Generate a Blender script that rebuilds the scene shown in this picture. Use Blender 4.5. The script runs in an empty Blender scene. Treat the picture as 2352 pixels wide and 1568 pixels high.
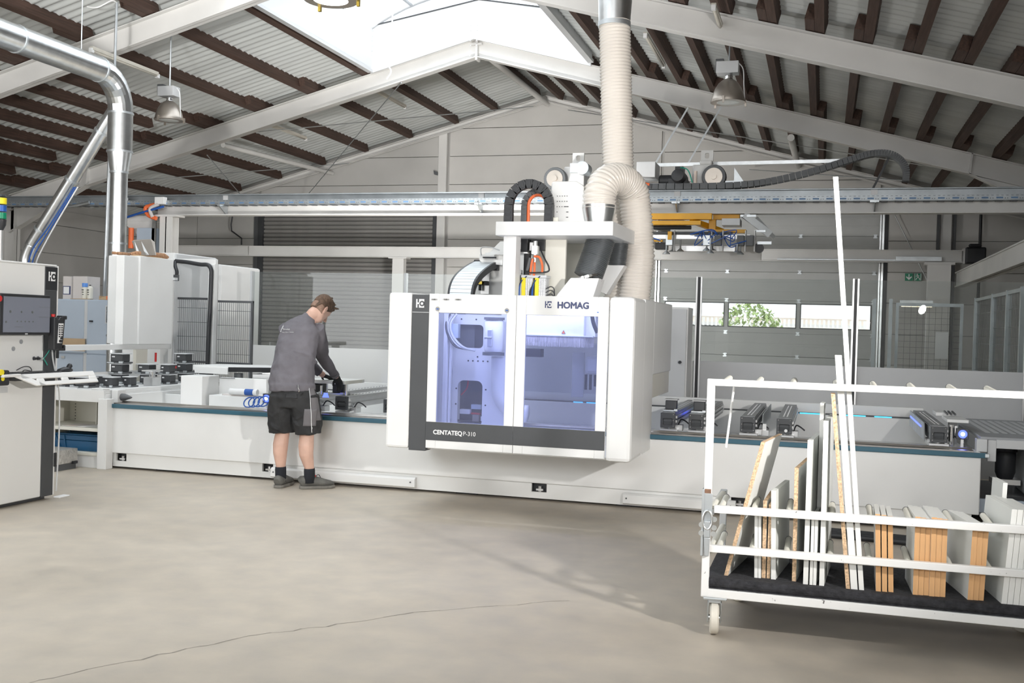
import bpy, math, random
from mathutils import Matrix, Vector
random.seed(7)
SC = bpy.context.scene
COL = SC.collection
R = math.radians
# ------------------------------------------------------------------ camera
cam_d = bpy.data.cameras.new('camera'); cam = bpy.data.objects.new('camera', cam_d); COL.objects.link(cam)
cam_d.sensor_width = 36.0; cam_d.lens = 36.954; cam_d.clip_end = 400
def cam_matrix(yaw, pitch, roll):
    cy, sy, cp, sp, cr, sr = math.cos(yaw), math.sin(yaw), math.cos(pitch), math.sin(pitch), math.cos(roll), math.sin(roll)
    B = Matrix(((1,0,0),(0,0,-1),(0,1,0)))
    Y = Matrix(((cy,0,sy),(0,1,0),(-sy,0,cy)))
    Pm = Matrix(((1,0,0),(0,cp,sp),(0,-sp,cp)))
    Rm = Matrix(((cr,-sr,0),(sr,cr,0),(0,0,1)))
    M = Rm @ Pm @ Y @ B
    W = Matrix((M[0], -M[1], -M[2])).transposed().to_4x4()
    W.translation = (0, 0, 1.45)
    return W
cam.matrix_world = cam_matrix(R(16.48017), R(-0.81561), R(1.62995))
SC.camera = cam
# ------------------------------------------------------------------ world, lights, exposure
SC.view_settings.view_transform = 'Standard'; SC.view_settings.look = 'None'
SC.view_settings.gamma = 1.0; SC.view_settings.use_curve_mapping = False
SC.view_settings.exposure = 0.08
W = bpy.data.worlds.new('overcast_sky'); SC.world = W; W.use_nodes = True
wn = W.node_tree.nodes; wn['Background'].inputs[0].default_value = (0.93, 0.97, 1.0, 1); wn['Background'].inputs[1].default_value = 3.5
def area(name, loc, rot, sx, sy, power, col=(1,1,1), portal=False, shape='RECTANGLE', spread=None):
    l = bpy.data.lights.new(name, 'AREA'); l.shape = shape; l.size = sx; l.size_y = sy; l.energy = power; l.color = col
    if portal: l.cycles.is_portal = True
    if spread: l.spread = R(spread)
    o = bpy.data.objects.new(name, l); o.location = loc; o.rotation_euler = rot; COL.objects.link(o); return o
area('skylight_portal', (-6.1, 5.5, 7.35), (0,0,0), 4.2, 24.6, 10, portal=True)
area('door_window_portal', (-1.2, 23.1, 1.83), (R(-90),0,0), 4.4, 0.55, 10, portal=True)
# photographer's studio flash on a stand to the right of the camera (its reflection shows in the glass fence)
area('studio_flash', (1.65, 3.3, 1.95), (R(106),0,R(50)), 0.16, 0.16, 128, (1.0,0.97,0.94), shape='DISK', spread=118)
# added fill lights left of and behind the camera, lifting roof and frames
area('left_fill_light', (-4.0, 1.5, 2.6), (R(135),0,R(30)), 0.6, 0.6, 640, (1.0,0.99,0.97), shape='DISK', spread=100)
area('front_fill_light', (-3.5, -1.0, 2.15), (R(98),0,R(12)), 0.5, 0.5, 25, (1.0,0.99,0.97), shape='DISK', spread=95)
# added soft fill areas before the windowless near gable, behind the camera
area('near_wall_fill', (-10.2, -6.8, 2.4), (R(90),0,R(-14)), 12.0, 3.6, 640, (0.97,0.985,1.0))
area('high_wall_fill', (-2.0, -6.8, 4.25), (R(82),0,R(5)), 8.0, 1.2, 520, (0.97,0.985,1.0))
# added fill lights hidden behind the machine to brighten far wall and roof
area('far_wall_fill', (-4.6, 12.9, 1.4), (R(98),0,R(18)), 0.6, 0.6, 205, (1.0,0.985,0.96), shape='DISK', spread=120)
area('roof_fill', (-3.6, 12.4, 1.3), (R(180),R(-18),0), 0.6, 0.6, 78, shape='DISK', spread=150)
area('machine_lamp_light', (-2.25, 8.0, 1.66), (0,0,0), 1.5, 0.15, 9, (0.85,0.88,1.0))
cy_ = SC.cycles
cy_.max_bounces = 7; cy_.diffuse_bounces = 4; cy_.glossy_bounces = 3; cy_.transmission_bounces = 3; cy_.transparent_max_bounces = 10
cy_.caustics_reflective = False; cy_.caustics_refractive = False; cy_.sample_clamp_indirect = 6.0
# ------------------------------------------------------------------ materials
MATS = {}
def mat(name, col, rough=0.5, metal=0.0, var=0.06, vs=3.0, bump=0.0, bs=60.0, emit=None, es=0.0, stretch=None, col2=None, spec=None, coat=0.0):
    m = bpy.data.materials.new(name); m.use_nodes = True; nt = m.node_tree; n = nt.nodes; L = nt.links
    b = n['Principled BSDF']
    b.inputs['Roughness'].default_value = rough; b.inputs['Metallic'].default_value = metal
    if spec is not None: b.inputs['Specular IOR Level'].default_value = spec
    if coat: b.inputs['Coat Weight'].default_value = coat
    tc = n.new('ShaderNodeTexCoord'); mp = n.new('ShaderNodeMapping'); L.new(tc.outputs['Object'], mp.inputs[0])
    if stretch: mp.inputs['Scale'].default_value = stretch
    nz = n.new('ShaderNodeTexNoise'); nz.inputs['Scale'].default_value = vs; nz.inputs['Detail'].default_value = 5; L.new(mp.outputs[0], nz.inputs['Vector'])
    rp = n.new('ShaderNodeValToRGB'); L.new(nz.outputs['Fac'], rp.inputs[0])
    c = Vector(col)
    lo = [max(0, x*(1-var)) for x in c]; hi = [min(1, x*(1+var)) for x in c]
    if col2: lo = col2
    rp.color_ramp.elements[0].position = 0.3; rp.color_ramp.elements[1].position = 0.7
    rp.color_ramp.elements[0].color = (*lo, 1); rp.color_ramp.elements[1].color = (*hi, 1)
    L.new(rp.outputs[0], b.inputs['Base Color'])
    if bump:
        n2 = n.new('ShaderNodeTexNoise'); n2.inputs['Scale'].default_value = bs; n2.inputs['Detail'].default_value = 4; L.new(mp.outputs[0], n2.inputs['Vector'])
        bp = n.new('ShaderNodeBump'); bp.inputs['Strength'].default_value = bump; bp.inputs['Distance'].default_value = 0.01
        L.new(n2.outputs['Fac'], bp.inputs['Height']); L.new(bp.outputs[0], b.inputs['Normal'])
    if emit:
        b.inputs['Emission Color'].default_value = (*emit, 1); b.inputs['Emission Strength'].default_value = es
    MATS[name] = m; return m
def glass(name, tint, refl=0.08, rough=0.02, haze=0.0, hcol=(0.8,0.8,0.8)):
    m = bpy.data.materials.new(name); m.use_nodes = True; nt = m.node_tree; n = nt.nodes; L = nt.links
    for x in list(n): n.remove(x)
    out = n.new('ShaderNodeOutputMaterial'); tr = n.new('ShaderNodeBsdfTransparent'); gl = n.new('ShaderNodeBsdfGlossy'); mx = n.new('ShaderNodeMixShader')
    tr.inputs[0].default_value = (*tint, 1); gl.inputs['Roughness'].default_value = rough
    ge = n.new('ShaderNodeNewGeometry'); dt = n.new('ShaderNodeVectorMath'); dt.operation = 'DOT_PRODUCT'
    L.new(ge.outputs['Normal'], dt.inputs[0]); L.new(ge.outputs['Incoming'], dt.inputs[1])
    def mth(op, a, b=None):
        x = n.new('ShaderNodeMath'); x.operation = op
        for i, q in enumerate((a, b)):
            if q is None: continue
            if isinstance(q, (int, float)): x.inputs[i].default_value = q
            else: L.new(q, x.inputs[i])
        return x.outputs[0]
    fr = mth('POWER', mth('SUBTRACT', 1.0, mth('ABSOLUTE', dt.outputs['Value'])), 5.0)
    L.new(mth('ADD', mth('MULTIPLY', fr, 0.9), 0.03+refl), mx.inputs[0]); L.new(tr.outputs[0], mx.inputs[1]); L.new(gl.outputs[0], mx.inputs[2])
    last = mx
    if haze:
        df = n.new('ShaderNodeBsdfDiffuse'); df.inputs[0].default_value = (*hcol, 1)
        tl = n.new('ShaderNodeBsdfTranslucent'); tl.inputs[0].default_value = (*hcol, 1)
        m3 = n.new('ShaderNodeMixShader'); L.new(df.outputs[0], m3.inputs[1]); L.new(tl.outputs[0], m3.inputs[2])
        m2 = n.new('ShaderNodeMixShader'); m2.inputs[0].default_value = haze; L.new(mx.outputs[0], m2.inputs[1]); L.new(m3.outputs[0], m2.inputs[2]); last = m2
    L.new(last.outputs[0], out.inputs[0]); MATS[name] = m; return m
def floor_mat():
    m = mat('concrete_floor', (0.60,0.55,0.49), 0.55, var=0.0)
    nt = m.node_tree; n = nt.nodes; L = nt.links; b = n['Principled BSDF']
    tc = n['Texture Coordinate']
    def noise(s, d, w=None):
        x = n.new('ShaderNodeTexNoise'); x.inputs['Scale'].default_value = s; x.inputs['Detail'].default_value = d; L.new(tc.outputs['Object'], x.inputs['Vector']); return x
    a = noise(0.45, 8); c = noise(5.0, 12); f = noise(45, 6)
    r1 = n.new('ShaderNodeValToRGB'); L.new(a.outputs['Fac'], r1.inputs[0])
    e = r1.color_ramp.elements; e[0].position = .34; e[1].position = .66; e[0].color = (0.425,0.374,0.309,1); e[1].color = (0.585,0.522,0.438,1)
    r2 = n.new('ShaderNodeValToRGB'); L.new(c.outputs['Fac'], r2.inputs[0]); e = r2.color_ramp.elements; e[0].position = .3; e[1].position = .7; e[0].color = (.84,.845,.855,1); e[1].color = (1.07,1.06,1.045,1)
    mu = n.new('ShaderNodeMix'); mu.data_type = 'RGBA'; mu.blend_type = 'MULTIPLY'; mu.inputs[0].default_value = 0.8
    L.new(r1.outputs[0], mu.inputs[6]); L.new(r2.outputs[0], mu.inputs[7])
    L.new(mu.outputs[2], b.inputs['Base Color'])
    r4 = n.new('ShaderNodeMapRange'); L.new(c.outputs['Fac'], r4.inputs[0]); r4.inputs[3].default_value = .42; r4.inputs[4].default_value = .72; L.new(r4.outputs[0], b.inputs['Roughness'])
    bp = n.new('ShaderNodeBump'); bp.inputs['Strength'].default_value = .12; bp.inputs['Distance'].default_value = .004; L.new(f.outputs['Fac'], bp.inputs['Height']); L.new(bp.outputs[0], b.inputs['Normal'])
    return m
FLOOR = floor_mat()
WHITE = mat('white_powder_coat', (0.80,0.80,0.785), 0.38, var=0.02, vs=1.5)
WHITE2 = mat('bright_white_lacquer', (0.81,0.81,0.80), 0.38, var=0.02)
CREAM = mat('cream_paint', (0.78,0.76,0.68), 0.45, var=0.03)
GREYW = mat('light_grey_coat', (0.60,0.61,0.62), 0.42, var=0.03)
BLUEGREY = mat('blue_grey_coat', (0.46,0.53,0.62), 0.42, var=0.03)
STEELW = mat('white_steel_paint', (0.70,0.69,0.67), 0.5, var=0.07, vs=1.2, bump=.05, bs=30)
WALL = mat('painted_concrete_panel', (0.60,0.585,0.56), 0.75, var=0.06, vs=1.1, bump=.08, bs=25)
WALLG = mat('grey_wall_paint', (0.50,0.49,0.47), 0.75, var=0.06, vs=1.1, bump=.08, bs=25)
ROOF = mat('fibre_cement_sheet', (0.56,0.58,0.57), 0.7, var=0.09, vs=0.9, stretch=(.6,4,1))
TIMBER = mat('dark_brown_timber', (0.075,0.042,0.031), 0.75, var=0.35, vs=2.5, stretch=(14,.7,14), bump=.25, bs=20)
CURB = mat('white_skylight_lining', (0.66,0.67,0.68), 0.5, var=0.01)
GALV = mat('galvanised_steel', (0.72,0.74,0.75), 0.28, 1.0, var=0.10, vs=9)
GALVD = mat('dull_zinc', (0.58,0.61,0.63), 0.42, 0.9, var=0.10, vs=6)
ALU = mat('brushed_aluminium', (0.74,0.74,0.74), 0.32, 0.9, var=0.05, vs=4)
CHROME = mat('chromed_steel', (0.85,0.85,0.86), 0.12, 1.0, var=0.02)
LAMPM = mat('spun_lamp_aluminium', (0.50,0.45,0.40), 0.36, 0.9, var=0.10, vs=3)
BLACK = mat('black_plastic', (0.022,0.023,0.026), 0.45, var=0.15)
CHAR = mat('charcoal_coat', (0.060,0.063,0.068), 0.42, var=0.08)
DGREY = mat('dark_grey_plastic', (0.10,0.105,0.11), 0.5, var=0.12)
SLAT = mat('grey_shutter_slat', (0.33,0.32,0.305), 0.5, 0.2, var=0.08, vs=3)
SHUT = mat('grey_door_panel', (0.56,0.57,0.56), 0.5, var=0.03)
TEAL = mat('petrol_blue_strip', (0.035,0.115,0.165), 0.45, var=0.06)
RAILM = mat('worn_steel_rail', (0.40,0.38,0.36), 0.3, 1.0, var=0.15, vs=8, stretch=(.5,8,8))
CONS = mat('perforated_console_top', (0.33,0.34,0.35), 0.35, 0.7, var=0.10)
TABLEG = mat('conveyor_grey', (0.34,0.35,0.365), 0.45, var=0.05)
CLOTH = mat('charcoal_sweater', (0.152,0.143,0.160), 0.9, var=0.14, vs=7, bump=.35, bs=22)
SHORT = mat('black_work_fabric', (0.024,0.024,0.025), 0.85, var=0.3, vs=9, bump=.4, bs=25)
POCK = mat('grey_pocket_fabric', (0.15,0.142,0.148), 0.9, var=0.12, bump=.3, bs=40)
SKIN = mat('skin', (0.66,0.42,0.33), 0.5, var=0.08, vs=12)
HAIR = mat('brown_hair', (0.115,0.070,0.045), 0.75, var=0.45, vs=60, bump=.8, bs=120, stretch=(1,1,.3))
SHOE = mat('dusty_shoe_leather', (0.12,0.118,0.108), 0.8, var=0.25, vs=14, bump=.3, bs=60)
SOLE = mat('worn_shoe_sole', (0.20,0.19,0.17), 0.8, var=0.2, vs=20)
SOCK = mat('black_sock_knit', (0.018,0.020,0.026), 0.95, var=0.2, bump=.4, bs=120)
RED = mat('red_plastic', (0.55,0.02,0.02), 0.4)
ORANGE = mat('orange_plastic', (0.85,0.17,0.05), 0.45)
YELLOW = mat('yellow_machine_paint', (0.80,0.40,0.015), 0.4, var=0.10)
YEL2 = mat('yellow_plastic', (0.85,0.70,0.02), 0.5)
BLUEP = mat('blue_hose_plastic', (0.02,0.10,0.40), 0.4)
BLUET = mat('blue_steel_toolbox', (0.012,0.085,0.19), 0.35, var=0.10)
GREENP = mat('green_sign_plastic', (0.0,0.22,0.11), 0.4)
GREENC = mat('green_cord', (0.02,0.35,0.25), 0.5)
TAN = mat('brown_cardboard', (0.52,0.38,0.24), 0.8, var=0.1)
CARDW = mat('white_cardboard', (0.66,0.62,0.60), 0.75, var=0.05)
COIR = mat('coir_bristle', (0.40,0.22,0.12), 0.9, var=0.35, vs=60, bump=.6, bs=90)
BROWND = mat('glossy_grey_dustpan', (0.34,0.31,0.28), 0.35, 0.6)
CHIP = mat('chipboard_edge', (0.62,0.43,0.27), 0.8, var=0.45, vs=90, bump=.3, bs=120)
BEECH = mat('beech_edge_band', (0.68,0.39,0.18), 0.5, var=0.07, vs=6, stretch=(40,1,1.2))
MELA = mat('white_melamine', (0.82,0.82,0.79), 0.4, var=0.015)
MELAS = mat('pale_melamine_face', (0.74,0.75,0.72), 0.45, var=0.02)
FELT = mat('black_felt', (0.026,0.026,0.030), 0.95, var=0.5, vs=40, bump=.6, bs=90)
CARTW = mat('chipped_white_paint', (0.84,0.835,0.82), 0.4, var=0.0)
def chipped(m):
    nt = m.node_tree; n = nt.nodes; L = nt.links
    rp = [x for x in n if x.type == 'VALTORGB'][0]; nz = [x for x in n if x.type == 'TEX_NOISE'][0]
    nz.inputs['Scale'].default_value = 16; nz.inputs['Detail'].default_value = 9; nz.inputs['Roughness'].default_value = .72
    e = rp.color_ramp.elements; e[0].position = .345; e[1].position = .355; e[0].color = (.10,.09,.085,1); e[1].color = (.84,.835,.82,1)
chipped(CARTW)
WHEELM = mat('yellowed_nylon_wheel', (0.70,0.66,0.58), 0.5, var=0.1, vs=10)
SCREEN = mat('dim_screen_glass', (0.14,0.15,0.18), 0.22, var=0.05, vs=2, emit=(0.14,0.15,0.19), es=0.25)
ICON = mat('screen_icon', (0.10,0.11,0.11), 0.4)
INK = mat('dark_blue_print', (0.055,0.07,0.16), 0.5)
PRINTW = mat('white_print', (0.85,0.85,0.85), 0.5)
PRINTD = mat('black_print', (0.05,0.05,0.05), 0.5)
LEDB = mat('blue_led', (0.02,0.05,0.6), 0.4, emit=(0.08,0.12,1.0), es=3.0)
LEDC = mat('cyan_led_strip', (0.05,0.35,0.6), 0.4, emit=(0.05,0.5,0.95), es=1.6)
LEDW = mat('bright_led_core', (0.8,0.8,1), 0.4, emit=(0.65,0.65,1.0), es=5.0)
TUBE = mat('tube_reflection_glow', (1,.9,.7), 0.4, emit=(1.0,0.86,0.6), es=2.2)  # glow that stands in for a lamp mirrored in the safety glass
LENS = mat('lit_lamp_lens', (1,1,1), 0.4, emit=(1.0,0.98,0.93), es=3.0)
LENSD = mat('frosted_lamp_lens', (0.62,0.64,0.62), 0.25, var=0.05)
TUBEOFF = mat('yellowed_tube_cover', (0.60,0.57,0.50), 0.4, var=0.08)
BRUSH = mat('grey_brush_bristle', (0.38,0.36,0.37), 0.85, var=0.4, vs=14, stretch=(14,1,.4))
FLEX = mat('dark_grey_flex_duct', (0.10,0.108,0.112), 0.4, 0.25, var=0.1)
BRASS = mat('brass_clip', (0.62,0.47,0.10), 0.3, 1.0)
CHECK = mat('checker_plate_alu', (0.62,0.60,0.57), 0.4, 0.7, var=0.15, vs=30, bump=.9, bs=45)
LEAF = mat('hedge_leaf', (0.34,0.42,0.16), 0.6, var=0.4, vs=6)
BRICK = mat('pink_render', (0.80,0.68,0.60), 0.8, var=0.08)
ASPH = mat('pale_paving', (0.72,0.71,0.70), 0.9, var=0.08)
PLASTG = glass('safety_glass', (0.91,0.93,0.925), 0.0, 0.0, 0.06, (0.62,0.64,0.64))
SKYG = glass('polycarbonate_glazing', (0.90,0.93,0.95), 0.02, 0.1, 0.15, (0.9,0.92,0.95))
VIOLET = glass('violet_machine_glass', (0.76,0.80,0.99), 0.02, 0.02, 0.07, (0.62,0.66,0.95))
CLEARG = glass('clear_pane', (0.93,0.95,0.95), 0.02)
def hose_mat():
    m = mat('ribbed_clear_hose', (0.80,0.745,0.68), 0.25, var=0.04, coat=.3)
    b = m.node_tree.nodes['Principled BSDF']; b.inputs['Transmission Weight'].default_value = 0.0
    b.inputs['Subsurface Weight'].default_value = 0.0
    return m
HOSE = hose_mat()
# ------------------------------------------------------------------ mesh helpers
class MB:
    def __init__(s): s.v = []; s.f = []
    def add(s, v, f):
        o = len(s.v); s.v += [tuple(p) for p in v]; s.f += [tuple(i+o for i in q) for q in f]; return s
    def box(s, x0, x1, y0, y1, z0, z1):
        x0, x1 = min(x0,x1), max(x0,x1); y0, y1 = min(y0,y1), max(y0,y1); z0, z1 = min(z0,z1), max(z0,z1)
        return s.add([(x0,y0,z0),(x1,y0,z0),(x1,y1,z0),(x0,y1,z0),(x0,y0,z1),(x1,y0,z1),(x1,y1,z1),(x0,y1,z1)],
                     [(3,2,1,0),(4,5,6,7),(0,1,5,4),(1,2,6,5),(2,3,7,6),(3,0,4,7)])
    def bar(s, p, q, w, h, up=(0,0,1)):
        p, q = Vector(p), Vector(q); t = (q-p).normalized(); u = Vector(up)
        if abs(t.dot(u)) > .98: u = Vector((0,1,0))
        a = t.cross(u).normalized(); b = a.cross(t).normalized(); v = []
        for c in (p, q):
            for i, j in ((-1,-1),(1,-1),(1,1),(-1,1)): v.append(c + a*i*w/2 + b*j*h/2)
        return s.add(v, [(0,1,2,3),(7,6,5,4),(0,4,5,1),(1,5,6,2),(2,6,7,3),(3,7,4,0)])
    def loft(s, pts, rad, n=12, ref=(1,0,0), cap=True):
        pts = [Vector(p) for p in pts]; ref = Vector(ref); vs = []; N = len(pts)
        for i, p in enumerate(pts):
            t = (pts[min(i+1,N-1)] - pts[max(i-1,0)]).normalized()
            u = ref - t*ref.dot(t)
            if u.length < 1e-4: u = Vector((0,1,0)) - t*t.y
            u.normalize(); w = t.cross(u)
            r = rad[i] if isinstance(rad, (list,tuple)) else rad
            a, b = r if isinstance(r, (list,tuple)) else (r, r)
            for k in range(n):
                th = 2*math.pi*k/n; vs.append(p + u*a*math.cos(th) + w*b*math.sin(th))
        fs = []
        for i in range(N-1):
            for k in range(n):
                k2 = (k+1) % n; fs.append((i*n+k, i*n+k2, (i+1)*n+k2, (i+1)*n+k))
        if cap: fs.append(tuple(range(n-1,-1,-1))); fs.append(tuple((N-1)*n+k for k in range(n)))
        return s.add(vs, fs)
    def tube(s, pts, r, n=10, cap=True):
        pts = [Vector(p) for p in pts]; d = (pts[-1]-pts[0])
        # parallel transport frame
        N = len(pts); T = [(pts[min(i+1,N-1)] - pts[max(i-1,0)]).normalized() for i in range(N)]
        u = Vector((0,0,1)).cross(T[0])
        if u.length < 1e-3: u = Vector((1,0,0)).cross(T[0])
        if u.length < 1e-3: u = Vector((0,1,0))
        u.normalize(); vs = []
        for i, p in enumerate(pts):
            u = u - T[i]*u.dot(T[i])
            u.normalize(); w = T[i].cross(u); rr = r[i] if isinstance(r, (list,tuple)) else r
            for k in range(n):
                th = 2*math.pi*k/n; vs.append(p + u*rr*math.cos(th) + w*rr*math.sin(th))
        fs = []
        for i in range(N-1):
            for k in range(n):
                k2 = (k+1) % n; fs.append((i*n+k, i*n+k2, (i+1)*n+k2, (i+1)*n+k))
        if cap: fs.append(tuple(range(n-1,-1,-1))); fs.append(tuple((N-1)*n+k for k in range(n)))
        return s.add(vs, fs)
    def cyl(s, p, q, r, n=16): return s.tube([p, q], r, n)
    def prism(s, poly, ax, a0, a1):
        n = len(poly)
        def P(q, a): return {'x': (a, q[0], q[1]), 'y': (q[0], a, q[1]), 'z': (q[0], q[1], a)}[ax]
        v = [P(q, a0) for q in poly] + [P(q, a1) for q in poly]
        f = [tuple(range(n)), tuple(range(2*n-1, n-1, -1))] + [(i, n+i, n+(i+1) % n, (i+1) % n) for i in range(n)]
        return s.add(v, f)
    def lathe(s, prof, c=(0,0,0), n=24, ax='z'):
        vs = []; fs = []; c = Vector(c)
        for r, h in prof:
            for k in range(n):
                th = 2*math.pi*k/n; a, b = r*math.cos(th), r*math.sin(th)
                vs.append(c + Vector({'z': (a,b,h), 'y': (a,h,b), 'x': (h,a,b)}[ax]))
        for i in range(len(prof)-1):
            for k in range(n):
                k2 = (k+1) % n; fs.append((i*n+k, i*n+k2, (i+1)*n+k2, (i+1)*n+k))
        fs.append(tuple(range(n-1,-1,-1))); fs.append(tuple((len(prof)-1)*n+k for k in range(n)))
        return s.add(vs, fs)
    def frame(s, x0, x1, z0, z1, hx0, hx1, hz0, hz1, y0, y1):   # plate in XZ with a rectangular hole
        s.box(x0,hx0,y0,y1,z0,z1); s.box(hx1,x1,y0,y1,z0,z1); s.box(hx0,hx1,y0,y1,z0,hz0); s.box(hx0,hx1,y0,y1,hz1,z1); return s
    def plate(s, x0, x1, z0, z1, hole, y0, y1):                 # plate in XZ with a loop hole (list of x,z, counter-clockwise)
        n = len(hole); cx = sum(h[0] for h in hole)/n; cz = sum(h[1] for h in hole)/n; outer = []
        for hx, hz in hole:
            dx, dz = hx-cx, hz-cz; k = []
            if dx > 1e-9: k.append((x1-cx)/dx)
            if dx < -1e-9: k.append((x0-cx)/dx)
            if dz > 1e-9: k.append((z1-cz)/dz)
            if dz < -1e-9: k.append((z0-cz)/dz)
            t = min(k); outer.append((cx+dx*t, cz+dz*t))
        for cxx, czz in ((x0,z0),(x1,z0),(x1,z1),(x0,z1)):       # snap nearest outer point to the corner
            i = min(range(n), key=lambda j: (outer[j][0]-cxx)**2+(outer[j][1]-czz)**2); outer[i] = (cxx, czz)
        v = [(a,y0,b) for a,b in outer] + [(a,y0,b) for a,b in hole] + [(a,y1,b) for a,b in outer] + [(a,y1,b) for a,b in hole]; f = []
        for i in range(n):
            j = (i+1) % n
            f += [(i,j,n+j,n+i), (2*n+j,2*n+i,3*n+i,3*n+j), (n+i,n+j,3*n+j,3*n+i), (j,i,2*n+i,2*n+j)]
        return s.add(v, f)
def rrect(x0, x1, z0, z1, r, k=5):
    o = []
    for cx, cz, a0 in ((x1-r,z1-r,0),(x0+r,z1-r,90),(x0+r,z0+r,180),(x1-r,z0+r,270)):
        for i in range(k+1): a = R(a0+90*i/k); o.append((cx+r*math.cos(a), cz+r*math.sin(a)))
    return o
def arc(c, r, a0, a1, n, plane='xz', y=0):
    o = []
    for i in range(n+1):
        a = R(a0+(a1-a0)*i/n); p, q = c[0]+r*math.cos(a), c[1]+r*math.sin(a)
        o.append({'xz': (p,y,q), 'yz': (y,p,q), 'xy': (p,q,y)}[plane])
    return o
def smooth_path(pts, n=8):
    P = [Vector(p) for p in pts]; o = []
    for i in range(len(P)-1):
        p0 = P[max(i-1,0)]; p1 = P[i]; p2 = P[i+1]; p3 = P[min(i+2,len(P)-1)]
        for k in range(n):
            t = k/n
            o.append(0.5*((2*p1)+(p2-p0)*t+(2*p0-5*p1+4*p2-p3)*t*t+(3*p1-p0-3*p2+p3)*t**3))
    o.append(P[-1]); return o
WLOC = {}
def T(name, label, cat, loc, group=None):
    o = bpy.data.objects.new(name, None); o.empty_display_size = .1; COL.objects.link(o); o.location = loc
    o['label'] = label; o['category'] = cat
    if group: o['group'] = group
    WLOC[o.name] = Vector(loc); return o
def O(name, mb, m, parent=None, label=None, cat=None, group=None, kind=None, bevel=0, smooth=False, loc=None, auto=None):
    me = bpy.data.meshes.new(name)
    if parent is not None: org = WLOC[parent.name]
    elif loc is not None: org = Vector(loc)
    else:
        xs = [p[0] for p in mb.v]; ys = [p[1] for p in mb.v]; zs = [p[2] for p in mb.v]
        org = Vector(((min(xs)+max(xs))/2, (min(ys)+max(ys))/2, min(zs)))
    me.from_pydata([tuple(Vector(p)-org) for p in mb.v], [], mb.f); me.materials.append(m); me.update()
    o = bpy.data.objects.new(name, me); COL.objects.link(o)
    if parent is not None: o.parent = parent
    else: o.location = org
    WLOC[o.name] = org
    if smooth or auto:
        for p in me.polygons: p.use_smooth = True
        if auto: me.set_sharp_from_angle(angle=R(auto))
    if bevel:
        b = o.modifiers.new('bevel', 'BEVEL'); b.width = bevel; b.segments = 2; b.limit_method = 'ANGLE'; b.angle_limit = R(40)
    if label: o['label'] = label
    if cat: o['category'] = cat
    if group: o['group'] = group
    if kind: o['kind'] = kind
    return o
def inst(src, parent, loc, rot=(0,0,0), scale=None, name=None):   # another child sharing src's mesh; loc is in parent space
    c = src.copy(); COL.objects.link(c); c.parent = parent; c.location = loc; c.rotation_euler = rot
    if scale: c.scale = scale
    WLOC[c.name] = (WLOC[parent.name] if parent else Vector((0,0,0))) + Vector(loc)
    return c
def dup(root, loc, label=None, group=None, rotz=None):
    r = root.copy(); COL.objects.link(r); r.location = loc; WLOC[r.name] = Vector(loc)
    if rotz is not None: r.rotation_euler.z = rotz
    if label: r['label'] = label
    if group: r['group'] = group
    for ch in list(root.children):
        c = ch.copy(); COL.objects.link(c); c.parent = r; WLOC[c.name] = Vector(loc)
        for g in list(ch.children):
            d = g.copy(); COL.objects.link(d); d.parent = c; WLOC[d.name] = Vector(loc)
    return r
def text(name, s, size, loc, rot, m, parent=None, bold=0.0, sx=1.0, align='LEFT'):
    c = bpy.data.curves.new(name, 'FONT'); c.body = s; c.size = size; c.extrude = 0.0006;  c.align_x = align; c.resolution_u = 4
    tmp = bpy.data.objects.new(name, c); COL.objects.link(tmp)
    me = bpy.data.meshes.new_from_object(tmp.evaluated_get(bpy.context.evaluated_depsgraph_get())); bpy.data.objects.remove(tmp)
    if bold:       # heavier strokes: the outline repeated a hair to each side
        V = [v.co.copy() for v in me.vertices]; F = [tuple(p.vertices) for p in me.polygons]; n = len(V); vv = []; ff = []
        for k, (dx, dy) in enumerate(((0,0),(bold,0),(-bold,0),(0,bold),(0,-bold),(bold*.7,bold*.7),(-bold*.7,-bold*.7),(bold*.7,-bold*.7),(-bold*.7,bold*.7))):
            vv += [(v.x+dx, v.y+dy, v.z+.00004*k) for v in V]; ff += [tuple(i+k*n for i in f) for f in F]
        me = bpy.data.meshes.new(name); me.from_pydata(vv, [], ff); me.update()
    me.materials.clear(); me.materials.append(m); o = bpy.data.objects.new(name, me); COL.objects.link(o)
    o.rotation_euler = rot; o.scale = (sx, 1, 1)
    if parent: o.parent = parent; o.location = Vector(loc)-WLOC[parent.name]
    else: o.location = loc
    return o
def chain(path, parent, m, w, h, name='link', frac=.92):   # articulated links along a path; one object per link
    P = [Vector(p) for p in path]; base = WLOC[parent.name]; src = None
    for i in range(len(P)-1):
        a, b = P[i], P[i+1]; d = b-a; L = d.length; t = d.normalized(); u = Vector((0,1,0)); k = t.cross(u).normalized()
        if src is None:
            mb = MB(); mb.box(-L*frac/2, L*frac/2, -w/2, w/2, -h/2, h/2); mb.box(-L*.22, L*.22, -w/2-.004, w/2+.004, -h*.32, h*.32)
            src = O(name, mb, m, parent); o = src; L0 = L
            for v in src.data.vertices: v.co += base
        else:
            o = src.copy(); COL.objects.link(o); o.parent = parent
        M = Matrix((t*(L/L0), u, -k if k.z < 0 and False else k)).transposed().to_4x4()
        M.translation = (a+b)/2 - base; o.matrix_local = M
    return src
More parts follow.
